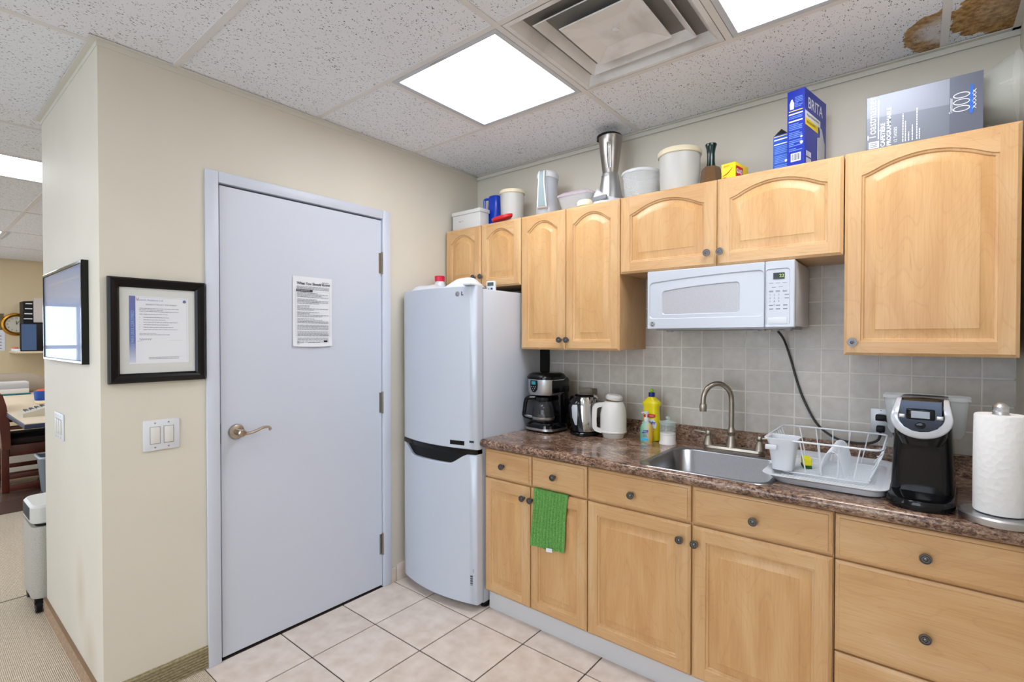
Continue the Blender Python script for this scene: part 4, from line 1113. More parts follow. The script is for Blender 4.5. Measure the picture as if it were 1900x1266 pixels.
# kettle
kt = thing('kettle', 'black and polished steel electric kettle with clear water gauge', 'kettle', (0.944, -0.165, 0.885), 0.0)
kt.scale = (1.06, 1.06, 1.0)
bm = bmesh.new(); lathe(bm, [(0.071, 0.0), (0.074, 0.004), (0.074, 0.014), (0.068, 0.022), (0.060, 0.024)], n=36); obj('power_base', bm, BLACKP, kt, world=False)
bm = bmesh.new(); lathe(bm, [(0.070, 0.024), (0.071, 0.030), (0.066, 0.10), (0.060, 0.15), (0.053, 0.19), (0.048, 0.205)], n=36); obj('body', bm, mat('polished_steel', (190, 188, 186), 0.1, 1.0), kt, world=False)
bm = bmesh.new(); lathe(bm, [(0.050, 0.203), (0.052, 0.208), (0.045, 0.216), (0.0, 0.220)], n=36); obj('lid', bm, BLACKP, kt, world=False)
bm = bmesh.new()
def kr(z, a):     # black shell radius: bulges outward on the grip side
    base_r = {0.024: .0735, 0.05: .0725, 0.10: .0700, 0.15: .0655, 0.185: .0600, 0.207: .0520}[z]
    bul = {0.024: .002, 0.05: .006, 0.10: .016, 0.15: .024, 0.185: .024, 0.207: .014}[z]
    q = max(0.0, math.cos(math.radians(a-214)*1.25)) if abs(a-214) < 72 else 0.0
    return base_r+bul*q
loops = []
for z in (0.024, 0.05, 0.10, 0.15, 0.185, 0.207):
    A_ = [172+q*(292-172-(z*130))/16 for q in range(17)]
    A_ = [a+8 for a in A_]
    outer = [(kr(z, a)*math.cos(math.radians(a)), kr(z, a)*math.sin(math.radians(a)), z) for a in A_]
    inner = [(.88*kr(.207, 280)*math.cos(math.radians(a)), .88*kr(.207, 280)*math.sin(math.radians(a)), z) for a in A_][::-1]
    loops.append(outer+inner)
loft(bm, loops)
obj('handle', bm, BLACKP, kt, world=False, ang=50)
bm = bmesh.new()
loops = []
for z, a0, a1 in ((0.05, 262, 270), (0.10, 252, 272), (0.15, 250, 271), (0.185, 253, 268)):
    outer = [((kr(z, a)+.0012)*math.cos(math.radians(a)), (kr(z, a)+.0012)*math.sin(math.radians(a)), z+(.008 if z < .06 else (-.012 if z > .18 else 0))) for a in [a0+q*(a1-a0)/5 for q in range(6)]]
    loops.append(outer+[(p[0]*.96, p[1]*.96, p[2]) for p in outer][::-1])
loft(bm, loops); obj('water_gauge', bm, mat('milky_gauge', (176, 182, 188), 0.3), kt, world=False)
bm = bmesh.new(); tube(bm, [(0.045, 0.012, 0.205), (0.060, 0.016, 0.200), (0.064, 0.017, 0.185)], [0.012, 0.010, 0.004], 8); obj('spout', bm, mat('polished_steel', (190, 188, 186), 0.1, 1.0), kt, world=False)

# thermos jug
tj = thing('thermos_jug', 'white insulated thermos jug with tilted lid and boxy handle', 'jug', (1.104, -0.145, 0.885), 0.0)
bm = bmesh.new(); lathe(bm, [(0.050, 0.0), (0.053, 0.003), (0.058, 0.022), (0.061, 0.026)], n=36); obj('foot', bm, WHITEW, tj, world=False)
bm = bmesh.new(); lathe(bm, [(0.063, 0.025), (0.069, 0.029), (0.069, 0.036), (0.0675, 0.038), (0.0675, 0.12), (0.0625, 0.15), (0.055, 0.175), (0.046, 0.186), (0.038, 0.188)], n=36); obj('body', bm, WHITEW, tj, world=False)
bm = bmesh.new(); lathe(bm, [(0.036, 0.186), (0.035, 0.198)], n=24); obj('neck', bm, mat('tan_gasket', (128, 98, 66), 0.6), tj, world=False)
bm = bmesh.new(); lathe(bm, [(0.041, -0.006), (0.044, 0.0), (0.043, 0.010), (0.034, 0.019), (0.0, 0.022)], n=32)
bm.transform(Matrix.Translation((0.004, 0, 0.203)) @ Matrix.Rotation(0.14, 4, 'Y')); obj('lid', bm, WHITEW, tj, world=False)
bm = bmesh.new()
hp = [(-.040, -.030, .170), (-.062, -.046, .168), (-.076, -.057, .155), (-.079, -.060, .12), (-.079, -.060, .07), (-.074, -.057, .045), (-.045, -.040, .034)]
P = smooth_path(hp, 4)
loops = []
nrm = Vector((-.8, -.6, 0)); side = Vector((.6, -.8, 0))
for i, p in enumerate(P):
    a = P[max(0, i-1)]; b_ = P[min(len(P)-1, i+1)]; tg = (b_-a).normalized(); n2 = tg.cross(side).normalized()
    loops.append([p+side*s1*0.014+n2*s2*0.011 for s1, s2 in ((1, 1), (1, -1), (-1, -1), (-1, 1))])
loft(bm, loops); obj('handle', bm, WHITEW, tj, world=False, ang=50)

# dish soap, sanitizer, jar
so = thing('dish_soap_bottle', 'large yellow dish soap bottle with blue cap', 'bottle', (1.292, -0.095, 0.885))
bm = bmesh.new()
loft(bm, [rrect(0, 0, z, a, b_, min(a, b_)*.45, 6) for z, a, b_ in ((0, .078, .052), (.004, .088, .058), (.05, .090, .060), (.11, .084, .056), (.155, .078, .052), (.170, .080, .053), (.185, .092, .058), (.193, .092, .058), (.206, .066, .048), (.218, .034, .032), (.222, .028, .028))])
obj('bottle', bm, mat('lemon_yellow_liquid', (232, 216, 0), 0.22, coat=0.4), so, world=False, ang=45)
bm = bmesh.new(); lathe(bm, [(0.0155, 0.220), (0.016, 0.222), (0.016, 0.240), (0.014, 0.242), (0.0, 0.242)], n=20); obj('cap', bm, mat('navy_cap', (16, 36, 130), 0.35), so, world=False)
bm = bmesh.new(); lathe(bm, [(0.007, 0.242), (0.0075, 0.246), (0.0095, 0.250), (0.009, 0.256), (0.004, 0.260), (0, 0.260)], n=16); obj('nozzle', bm, mat('lime_nozzle', (150, 200, 20), 0.4), so, world=False)
bm = bmesh.new(); FS = FB; O = (-.030, -.0306, 0.0)
prism(bm, [(-.028, .118), (.026, .118), (.032, .126), (.030, .136), (-.022, .136), (-.030, .128)], 'y', -0.0295, -0.0285); obj('red_label', bm, mat('red_label', (206, 30, 20), 0.5), so, world=False)
bm = bmesh.new(); prism(bm, [(-.034, .066), (.034, .066), (.038, .090), (.024, .112), (-.020, .112), (-.036, .092)], 'y', -0.0312, -0.0302); obj('white_label', bm, PAPER, so, world=False)
text('label_text', 'Sunlight', 0.020, (0.002, -0.0316, 0.094), FB, mat('royal_blue_print', (20, 60, 170), 0.5), so, 'CENTER', world=False, bold=.0006)
text('label_text_small', 'NEW', 0.010, (0.012, -0.030, 0.127), FB, PAPER, so, 'CENTER', world=False)
sa = thing('hand_sanitizer', 'small clear pump sanitizer bottle in front of the yellow soap', 'bottle', (1.293, -0.158, 0.885))
def gel():
    m = mat('green_gel', (120, 196, 160), 0.12, alpha=0.75)
    geo = m.node_tree.nodes.new('ShaderNodeTexCoord'); sp = m.node_tree.nodes.new('ShaderNodeSeparateXYZ'); link(m, geo.outputs['Object'], sp.inputs[0])
    mr = m.node_tree.nodes.new('ShaderNodeMapRange'); mr.inputs[1].default_value = -0.02; mr.inputs[2].default_value = 0.025; link(m, sp.outputs['X'], mr.inputs[0])
    link(m, ramp(m, mr.outputs[0], [(0, lin((110, 190, 150))), (0.6, lin((190, 214, 200))), (1, lin((230, 180, 60)))]), pb(m).inputs['Base Color'])
    return m
bm = bmesh.new(); loft(bm, [rrect(0, 0, z, a, b_, min(a, b_)*.42, 6) for z, a, b_ in ((0, .056, .036), (.006, .062, .040), (.07, .062, .040), (.088, .050, .036), (.100, .028, .024), (.106, .022, .022))])
obj('bottle', bm, gel(), sa, world=False, ang=45)
bm = bmesh.new(); lathe(bm, [(.012, .104), (.0125, .118), (.006, .122), (.004, .124), (.004, .138), (.009, .140), (.010, .150), (.006, .153), (0, .153)], n=18); tube(bm, [(0, 0, .147), (-.012, -.010, .148), (-.020, -.016, .145)], .0035, 8); obj('pump', bm, WHITEPL, sa, world=False)
bm = bmesh.new(); prism(bm, [(-.014, .046), (.016, .050), (.018, .064), (-.012, .060)], 'y', -0.0215, -0.0205); obj('blue_label', bm, mat('dark_blue_label', (20, 40, 140), 0.5), sa, world=False)
text('label_text', 'PURELL', 0.0092, (0.002, -0.0216, 0.055), FB, PAPER, sa, 'CENTER', world=False)
bm = bmesh.new(); fq(bm, (0, -0.0202, 0), FB, -.020, .018, .012, .022, 0.0005); obj('cyan_band', bm, mat('cyan_label', (40, 170, 220), 0.5), sa, world=False, smooth=False)
bm = bmesh.new(); fq(bm, (0, -0.0202, 0), FB, -.012, .014, .029, .031, 0.0005); fq(bm, (0, -0.0202, 0), FB, -.010, .012, .034, .036, 0.0005); fq(bm, (0, -0.0202, 0), FB, -.010, .010, .039, .041, 0.0005); stuff_obj('small_print', bm, BLUEINK, sa, world=False, smooth=False)
ja = thing('glass_jar', 'small lidded glass jar with white contents beside the soap', 'jar', (1.388, -0.125, 0.885))
bm = bmesh.new(); lathe(bm, [(0.041, 0.0), (0.0415, 0.004), (0.037, 0.016), (0.037, 0.052), (0.035, 0.054)], n=32, caps=(True, True)); obj('white_contents', bm, mat('white_ceramic', (226, 222, 218), 0.35), ja, world=False)
bm = bmesh.new(); lathe(bm, [(0.0385, 0.045), (0.0385, 0.098), (0.037, 0.102)], n=32, caps=(False, False)); obj('glass_wall', bm, mat('thin_glass', (226, 236, 232), 0.04, alpha=0.25, spec=0.8), ja, world=False)
bm = bmesh.new(); lathe(bm, [(0.036, 0.094), (0.036, 0.102), (0.043, 0.104), (0.043, 0.108), (0.012, 0.114), (0.006, 0.118), (0.011, 0.124), (0.010, 0.132), (0.0, 0.135)], n=32); obj('lid', bm, mat('green_tint_glass', (196, 214, 206), 0.05, alpha=0.5, spec=0.8), ja, world=False)

# ------------------------------------------------------------------ single serve brewer
kb = thing('capsule_brewer', 'black capsule coffee brewer with silver horseshoe front', 'coffee maker', (2.352, -0.40, 0.885), -0.06)
bm = bmesh.new()
loft(bm, [rrect(0, -.02, 0.0, 0.162, 0.36, 0.075, 7), rrect(0, -.02, 0.018, 0.168, 0.366, 0.078, 7), rrect(0, -.02, 0.030, 0.160, 0.358, 0.078, 7), rrect(0, -.02, 0.034, 0.120, 0.32, 0.055, 7)])
obj('drip_base', bm, BLACKP, kb, world=False)
bm = bmesh.new()
loft(bm, [rrect(0, .03, 0.02, 0.158, 0.24, 0.03, 6), rrect(0, .03, 0.15, 0.148, 0.235, 0.03, 6), rrect(0, .02, 0.24, 0.140, 0.235, 0.035, 6), rrect(0, .02, 0.31, 0.128, 0.20, 0.04, 6), rrect(0, .02, 0.322, 0.118, 0.17, 0.04, 6)])
obj('tower', bm, BLACKP, kb, world=False)
bm = bmesh.new()      # brew head
loft(bm, [rrect(0, -.085, 0.185, 0.10, 0.085, 0.035, 6), rrect(0, -.08, 0.215, 0.125, 0.12, 0.05, 6), rrect(0, -.075, 0.275, 0.128, 0.13, 0.05, 6), rrect(0, -.06, 0.310, 0.122, 0.11, 0.045, 6), rrect(0, -.05, 0.325, 0.112, 0.08, 0.035, 6)])
obj('brew_head', bm, BLACKP, kb, world=False)
bm = bmesh.new()      # silver horseshoe
def hs(u):  # u in -1..1 path over the face
    a = -PI/2+u*PI/2
    if abs(u) <= 0.6:
        q = u/0.6*PI/2; return (0.064*math.sin(q), -0.142+0.012*(1-math.cos(q)), 0.272-0.050*math.cos(q))
    s = (abs(u)-0.6)/0.4; sg = 1 if u > 0 else -1
    return (sg*(0.064-.008*s), -0.130+0.050*s*s+0.012*s, 0.272+0.052*s)
P = [hs(-1+2*i/40) for i in range(41)]
loops = []
for i, p in enumerate(P):
    p = Vector(p); a = Vector(P[max(0, i-1)]); b_ = Vector(P[min(40, i+1)]); tg = (b_-a).normalized()
    outw = Vector((p.x, 0, p.z-0.285)).normalized() if abs(-1+2*i/40) <= .6 else Vector((1 if p.x > 0 else -1, 0, 0))
    nf = Vector((0, -1, 0.25)).normalized()
    w1 = 0.0075+0.006*math.cos((i-20)/20*PI/2)
    loops.append([p+outw*w1+nf*-.012, p+outw*w1+nf*.001, p+outw*w1*.7+nf*.004, p-outw*w1*.7+nf*.004, p-outw*w1+nf*-.004])
loft(bm, loops); obj('silver_horseshoe', bm, mat('silver_plastic', (206, 210, 218), 0.25, 0.35), kb, world=False, ang=50)
bm = bmesh.new(); prism(bm, [(-.048, .322), (.048, .322), (.050, .262), (.040, .243), (.020, .232), (0, .229), (-.020, .232), (-.040, .243), (-.050, .262)], 'y', -0.146, -0.12)
obj('face_plate', bm, mat('dark_chrome', (52, 56, 66), 0.12, 0.7), kb, world=False)
obj('screen_bezel', box(-.034, .034, -.150, -.143, .267, .300, b=.004), BLACKP, kb, world=False)
obj('screen', box(-.022, .022, -.1515, -.1495, .272, .293), mat('grey_screen', (150, 158, 168), 0.15), kb, world=False, smooth=False)
bm = bmesh.new(); lathe(bm, [(0.013, 0), (0.013, 0.005), (0.010, 0.008), (0, 0.009)], c=(0, -.146, .250), axis='-y', n=20, sy=0.75); obj('brew_button', bm, BLACKP, kb, world=False)
for s in (-1, 1): obj('clasp', box(s*.045-.008, s*.045+.008, -.149, -.142, .270, .282, b=.002), STEEL, kb, world=False)
bm = bmesh.new(); loft(bm, [rrect(0, .085, .19, .185, .075, .02), rrect(0, .085, .205, .20, .085, .022), rrect(0, .085, .305, .22, .10, .025), rrect(0, .085, .312, .215, .095, .025)])
obj('water_tank', bm, mat('tank_plastic', (206, 212, 216), 0.08, alpha=0.42, spec=0.8), kb, world=False, ang=50)
bm = bmesh.new(); loft(bm, [rrect(0, .085, .312, .232, .108, .028), rrect(0, .085, .322, .228, .105, .028)]); obj('tank_lid', bm, mat('tank_plastic', (190, 196, 200), 0.08), kb, world=False)
obj('side_cover', box(-.080, .072, .04, .12, .0, .19, b=.01), BLACKM, kb, world=False)

# ------------------------------------------------------------------ paper towel
ph = thing('paper_towel_holder', 'round steel paper towel holder at the counter end', 'towel holder', (2.518, -0.548, 0.885))
bm = bmesh.new(); lathe(bm, [(0.086, 0.0), (0.088, 0.003), (0.088, 0.018), (0.083, 0.022), (0.020, 0.024), (0.0, 0.024)], n=48); obj('base', bm, STEEL, ph, world=False)
bm = bmesh.new(); lathe(bm, [(0.009, 0.02), (0.009, 0.305)], n=16); obj('rod', bm, STEEL, ph, world=False)
bm = bmesh.new(); lathe(bm, [(0.0, 0.300), (0.0175, 0.300), (0.0175, 0.308), (0.0165, 0.310), (0.0175, 0.312), (0.0175, 0.322), (0.012, 0.328), (0.006, 0.333), (0, 0.334)], n=24); obj('finial', bm, STEEL, ph, world=False)
pr_ = thing('paper_towel_roll', 'white embossed paper towel roll on the steel holder', 'paper towel', (2.518, -0.548, 0.909))
def towel_mat():
    m = mat('embossed_paper', (228, 226, 224), 0.85)
    v = N(m, 'ShaderNodeTexVoronoi', Scale=60.0); link(m, coords(m), v.inputs['Vector']); bump(m, v.outputs['Distance'], 0.5, 0.003)
    return m
bm = bmesh.new(); lathe(bm, [(0.020, 0.002), (0.055, 0.002), (0.057, 0.006), (0.0575, 0.14), (0.0565, 0.272), (0.054, 0.276), (0.020, 0.276)], n=48, caps=(False, False)); obj('paper', bm, towel_mat(), pr_, world=False)
bm = bmesh.new(); lathe(bm, [(0.020, 0.002), (0.020, 0.276), (0.018, 0.276), (0.018, 0.002)], n=24, caps=(False, False)); obj('cardboard_core', bm, mat('cardboard', (170, 140, 105), 0.8), pr_, world=False)

# ------------------------------------------------------------------ green towel on cabinet door
tw = thing('hand_towel', 'green ribbed hand towel hanging over the narrow cabinet door', 'towel', (1.02, -0.61, 0.69))
def towel_green():
    m = mat('green_terry', (70, 150, 60), 0.95)
    n = N(m, 'ShaderNodeTexNoise', Scale=200.0, Detail=2.0); link(m, coords(m), n.inputs['Vector'])
    c = ramp(m, n.outputs['Fac'], [(0.3, lin((74, 134, 58))), (0.7, lin((118, 176, 94)))])
    link(m, c, pb(m).inputs['Base Color'])
    bump(m, n.outputs['Fac'], 0.5, 0.003); return m
bm = bmesh.new()
NU, NV = 88, 26
def tp(u, v, back=False):
    xt = 0.927+0.193*u; xb = 0.916+0.186*u
    x = xt+(xb-xt)*v+0.003*math.sin(v*5+u*3)
    z = 0.690-0.272*v+0.012*u*v+0.004*math.sin(u*9)*v
    rib = 0.0060*abs(math.sin(u*PI*11))+0.004*math.sin(u*7+1)*v
    return (x, YB-0.004-rib-0.006*v, z)
g = [[bm.verts.new(tp(i/NU, j/NV)) for j in range(NV+1)] for i in range(NU+1)]
for i in range(NU):
    for j in range(NV): bm.faces.new((g[i][j], g[i+1][j], g[i+1][j+1], g[i][j+1]))
top = [g[i][0] for i in range(NU+1)]
r1 = [bm.verts.new((v.co.x, YB+0.004, 0.6925)) for v in top]; r2 = [bm.verts.new((v.co.x, YB+0.0175, 0.6895)) for v in top]
for a, b_ in ((top, r1), (r1, r2)):
    for i in range(NU): bm.faces.new((a[i], a[i+1], b_[i+1], b_[i]))
obj('cloth', bm, towel_green(), tw, ang=70)
bm = bmesh.new(); q = [tp(0.50, 0.955), tp(0.68, 0.955), tp(0.68, 1.02), tp(0.50, 1.02)]
bm.faces.new([bm.verts.new((p[0], p[1]-0.006, p[2])) for p in q]); obj('care_label', bm, PAPER, tw, smooth=False)

# ------------------------------------------------------------------ things on top of the wall cabinets
ZT = 2.074
t = thing('storage_carton', 'white lidded carton at the left end of the wall cabinets', 'box', (0.15, -0.2, ZT))
obj('tray', box(0.035, 0.270, -0.262, -0.182, ZT, ZT+0.095, b=.002), CARDW, t)
obj('lid', box(0.031, 0.274, -0.267, -0.177, ZT+0.0955, ZT+0.118, b=.002), CARDW, t)
text('label_mark', 'FILE  12', 0.012, (0.09, -0.2622, ZT+0.055), FB, INK, t)
t = thing('blue_jug', 'blue plastic jug with handle on top of the cabinets', 'jug', (0.272, -0.125, ZT))
bm = bmesh.new(); loft(bm, [rrect(0, 0, z, a, b_, .025, 5) for z, a, b_ in ((0, .095, .075), (.004, .10, .08), (.17, .080, .066), (.205, .078, .064), (.212, .074, .060), (.214, .066, .052))]); obj('body', bm, BLUEP, t, world=False, ang=50)
bm = bmesh.new(); tube(bm, smooth_path([(-.036, -.01, .200), (-.066, -.018, .200), (-.072, -.02, .18), (-.070, -.02, .10), (-.062, -.018, .08), (-.045, -.01, .08)], 4), .008, 8); obj('handle', bm, BLUEP, t, world=False)
def tub(name, label, x, y, r, h, lidm, lidh=0.022, bodym=MILKY, taper=0.94, rz=0, group=None):
    t = thing(name, label, 'food container', (x, y, ZT), rz)
    bm = bmesh.new(); lathe(bm, [(r*taper*.96, 0.0), (r*taper, 0.006), (r, h-lidh), (r, h-lidh*.5), (r-.0025, h-lidh*.5), (r*taper-.003, 0.006)], n=40, caps=(True, True)); obj('tub', bm, bodym, t, world=False)
    if lidm:
        bm = bmesh.new(); lathe(bm, [(r+.002, h-lidh), (r+.0055, h-lidh+.003), (r+.0055, h-.006), (r+.002, h), (r*.82, h), (r*.80, h-.003), (0, h-.003)], n=40, caps=(False, True)); obj('lid', bm, lidm, t, world=False)
    return t
tub('plastic_tub', 'translucent round tub with cream lid beside the blue jug', 0.438, -0.16, 0.072, 0.205, CREAM)
o = obj('red_dish', lathe(bmesh.new(), [(0.085, 0.0), (0.096, 0.006), (0.100, 0.020), (0.097, 0.020), (0.09, 0.010), (0.0, 0.006)], c=(0, 0, 0), n=40), REDP, world=False)
o.location = (0.452, -0.262, ZT+0.012); o.rotation_euler = (0.10, -0.10, 0); tag(o, 'shallow red plastic dish tipped at the cabinet edge', 'dish')
o.location.z = ZT+0.014; o.location.y = -0.268; o.scale = (0.75, 0.36, 1.0)
# filter pitcher
t = thing('filter_pitcher', 'tall clear and white water filter pitcher with grey grip', 'pitcher', (0.700, -0.165, ZT), 0.28)
bm = bmesh.new(); lathe(bm, [(0.062, 0.0), (0.066, 0.004), (0.070, 0.05), (0.062, 0.11), (0.058, 0.15), (0.060, 0.22)], n=36, caps=(True, False), sx=.95, sy=1.2); obj('vessel', bm, mat('clear_bluish_plastic', (214, 220, 230), 0.1, alpha=0.45, spec=0.7), t, world=False)
bm = bmesh.new(); lathe(bm, [(0.030, 0.09), (0.052, 0.13), (0.055, 0.225)], n=36, sx=.95, sy=1.2); obj('reservoir', bm, mat('white_translucent', (222, 226, 234), 0.3, alpha=0.8), t, world=False)
bm = bmesh.new(); lathe(bm, [(0.061, 0.218), (0.064, 0.222), (0.064, 0.245), (0.056, 0.256), (0.0, 0.262)], n=36, sx=.95, sy=1.2); obj('lid', bm, WHITEPL, t, world=False)
bm = bmesh.new()
P = smooth_path([(0, -.066, .250), (0, -.096, .240), (0, -.104, .18), (0, -.100, .10), (0, -.094, .05), (0, -.078, .040)], 5)
loft(bm, [[p+Vector((sx*(.029-.075*(p.z-.04)*(1 if p.z < .2 else .8)), 0, 0))+Vector((0, sy*.006, 0)) for sx, sy in ((1, 1), (-1, 1), (-1, -1), (1, -1))] for p in P]); hdl = obj('handle', bm, WHITEPL, t, world=False, ang=60)
bm = bmesh.new()
loft(bm, [[p+Vector((sx*(.022-.07*(p.z-.04)*(1 if p.z < .2 else .8)), 0, 0))+Vector((0, -.0065-sy*.001, 0)) for sx, sy in ((1, 1), (-1, 1), (-1, -1), (1, -1))] for p in P[4:-5]]); obj('grip', bm, mat('grey_green_grip', (140, 156, 160), 0.5), hdl, world=False, ang=60)
# shallow clear box with lid
t = thing('food_container', 'shallow clear container with pale lilac domed lid', 'food container', (0.900, -0.150, ZT), 0.05)
bm = bmesh.new(); loft(bm, [rrect(0, 0, z, a, b_, .03, 6) for z, a, b_ in ((0, .15, .12), (.004, .16, .13), (.085, .20, .165), (.088, .204, .169), (.088, .196, .161), (.008, .154, .124))]); obj('tub', bm, CLEARP, t, world=False, ang=50)
bm = bmesh.new(); loft(bm, [rrect(0, 0, z, a, b_, .035, 6) for z, a, b_ in ((.086, .208, .173), (.096, .210, .175), (.108, .18, .15), (.116, .12, .10))]); obj('lid', bm, mat('lilac_clear', (214, 200, 214), 0.2, alpha=0.5), t, world=False, ang=50)
o = obj('cream_lid', lathe(bmesh.new(), [(0.050, 0.0), (0.058, 0.003), (0.060, 0.010), (0.058, 0.022), (0.052, 0.030), (0.045, 0.034), (0.0, 0.034)], n=36), CREAM, world=False)
o.location = (1.000, -0.262, ZT); o.scale = (0.72, 0.62, 1.0); tag(o, 'low stack of cream lids by the blender foot', 'lid')
# blender
bl_ = thing('blender', 'brushed steel blender with tapered jar and black lid', 'blender', (1.085, -0.150, ZT), -0.2)
bm = bmesh.new(); L_ = [rrect(0, y0, z, a, b_, r, 6) for z, a, b_, r, y0 in ((0, .150, .17, .05, -.01), (.012, .152, .172, .05, -.01), (.040, .148, .162, .05, -.006), (.070, .138, .148, .05, -.002), (.092, .124, .132, .05, 0))]
L_ = [[(p[0], p[1], p[2]+(-0.62*p[0]+0.15*p[1]-.012 if k > 1 else 0)*(k-1)/3) for p in l] for k, l in enumerate(L_)]
loft(bm, L_); obj('motor_base', bm, mat('white_silver_base', (214, 216, 220), 0.3), bl_, world=False, ang=60)
bm = bmesh.new(); loft(bm, [rrect(0, y0, z, a, b_, r, 6) for z, a, b_, r, y0 in ((.030, .120, .130, .052, 0), (.060, .114, .122, .05, 0), (.09, .106, .110, .048, 0), (.13, .097, .099, .045, 0), (.165, .089, .089, .043, 0), (.178, .082, .082, .040, 0))]); obj('steel_collar', bm, STEEL, bl_, world=False, ang=60)
bm = bmesh.new(); prism(bm, [(-.050, .028), (.050, .028), (.046, .050), (-.046, .050)], 'y', -.092, -.080); obj('control_panel', bm, mat('grey_panel', (150, 154, 160), 0.3, .4), bl_, world=False)
bm = bmesh.new(); lathe(bm, [(0.037, 0.176), (0.038, 0.182), (0.041, 0.20), (0.050, 0.27), (0.057, 0.33), (0.059, 0.365), (0.061, 0.368)], n=40, caps=(True, True)); jar = obj('steel_jar', bm, mat('warm_steel', (158, 153, 148), 0.3, 1.0), bl_, world=False)
bm = bmesh.new(); tube(bm, smooth_path([(0.030, -.0335, .20), (0.0355, -.0425, .26), (.0385, -.0475, .30), (.036, -.0475, .325)], 4), .0045, 8); tube(bm, smooth_path([(0.016, -.040, .20), (0.020, -.052, .26), (.022, -.0565, .31), (.028, -.053, .326)], 4), .0035, 8); obj('jar_rib', bm, mat('bright_steel', (214, 214, 214), 0.2, 1.0), jar, world=False)
bm = bmesh.new(); lathe(bm, [(0.062, 0.366), (0.065, 0.370), (0.064, 0.376), (0.050, 0.384), (0.0, 0.388)], c=(-.006, 0, 0), n=40); bx(bm, -.082, -.045, -.014, .014, .366, .378, b=.004); obj('lid', bm, BLACKM, jar, world=False)
text('brand_print', 'KitchenAid', 0.0095, (0.0, -.0445, .160), FB, INK, bl_, 'CENTER', world=False)
tub('plastic_tub', 'clear round tub with clear lid right of the blender', 1.255, -0.150, 0.090, 0.150, mat('clear_lid', (232, 236, 240), 0.2, alpha=0.6), 0.016, CLEARP, 0.86)
tub('plastic_tub', 'largest milky round tub with wide cream lid', 1.450, -0.150, 0.094, 0.208, CREAM, 0.026, MILKY, 0.93)
# handheld chopper
t = thing('hand_chopper', 'dark green handled chopper with smoky brown cup', 'kitchen tool', (1.600, -0.165, ZT), 0.2)
bm = bmesh.new(); lathe(bm, [(0.050, 0.0), (0.052, 0.004), (0.048, 0.03), (0.042, 0.085), (0.036, 0.098)], n=6, caps=(True, True)); obj('cup', bm, mat('smoky_brown_plastic', (112, 84, 56), 0.15, alpha=0.9), t, world=False, ang=20)
bm = bmesh.new(); lathe(bm, [(0.028, 0.092), (0.020, 0.100), (0.017, 0.125), (0.0165, 0.16), (0.020, 0.185), (0.025, 0.200), (0.024, 0.204), (0, 0.206)], n=28); obj('handle', bm, mat('bottle_green', (8, 40, 36), 0.18), t, world=False)
bm = bmesh.new(); lathe(bm, [(0.0535, 0.0), (0.0535, 0.010), (0.050, 0.012)], n=28); obj('base_ring', bm, BLACKP, t, world=False)
# yellow box
YEL = mat('yellow_card', (246, 214, 16), 0.45)
t = thing('bag_box', 'small yellow carton of bags next to the green handle', 'box', (1.712, -0.235, ZT), -0.17)
obj('carton', box(-.034, .026, -.030, .090, 0, 0.070, b=.001), YEL, t, world=False)
bm = bmesh.new(); fq(bm, (.026, 0, 0), FL, -.024, .04, .010, .056, .0004); obj('red_label', bm, mat('crimson_label', (190, 16, 40), 0.5), t, world=False, smooth=False)
text('side_text', 'GLAD', 0.026, (.0264, -.022, .034), FL, PAPER, t, world=False, bold=.0008, sx=.8)
text('front_text', 'EASY', 0.012, (-.024, -.030, .058), FB, mat('crimson_label', (190, 16, 40), 0.5), t, world=False)
bm = bmesh.new(); tube(bm, [(-.030+.045*i/12, -.0305, .020+.030*(i/12)**2) for i in range(13)], [.0004+.0012*math.sin(PI*i/12) for i in range(13)], 6)
fq(bm, (0, -.030, 0), FB, -.028, -.012, .006, .012); stuff_obj('front_swoosh', bm, mat('crimson_label', (190, 16, 40), 0.5), t, world=False)
bm = bmesh.new(); prism(bm, [(0, 0), (.06, 0), (.045, .022), (.015, .045), (0, .04)], 'y', -.14, -.10); o = obj('snack_bag', bm, mat('mustard_foil', (170, 150, 60), 0.4)); o.location = (1.765, 0, ZT); tag(o, 'small mustard foil packet tucked behind the yellow carton', 'packet')
# blue cartons
BLUEC = mat('deep_blue_card', (12, 40, 160), 0.35)
BLUEC2 = mat('blue_card', (30, 80, 190), 0.4)
az = math.radians(11)
BX_, BY_ = 1.991, -0.297
bb = thing('filter_pitcher_carton', 'tall blue carton with white lettering standing at the cabinet edge', 'box', (BX_, BY_, ZT), -az)
wl, wr, hb = 0.063, 0.225, 0.290
obj('carton', box(-wl, 0, 0.0, wr, 0, hb, b=.0008, seg=1), BLUEC, bb, world=False)
text('brand_text', 'BRITA', 0.060, (0.0, 0.030, 0.238), FL, TEXW, bb, world=False, sx=0.95, bold=.0006)
bm = bmesh.new()
def skewq(bm, u0, u1, v0, v1, sk, off): 
    quad(bm, (off, u0, v0), (off, u1, v0-sk), (off, u1, v1-sk), (off, u0, v1))
skewq(bm, 0.002, 0.160, 0.178, 0.205, 0.006, 0.0006); obj('white_banner', bm, TEXW, bb, world=False, smooth=False)
bm = bmesh.new(); skewq(bm, 0.002, 0.135, 0.150, 0.178, 0.005, 0.0006); obj('yellow_banner', bm, YEL, bb, world=False, smooth=False)
text('banner_text', 'Water Filtration Bottle', 0.0135, (0.0006, 0.018, 0.190), FL, INK, bb, world=False)
text('banner_text_2', 'REDUCES TASTE', 0.012, (0.0006, 0.018, 0.163), FL, INK, bb, world=False)
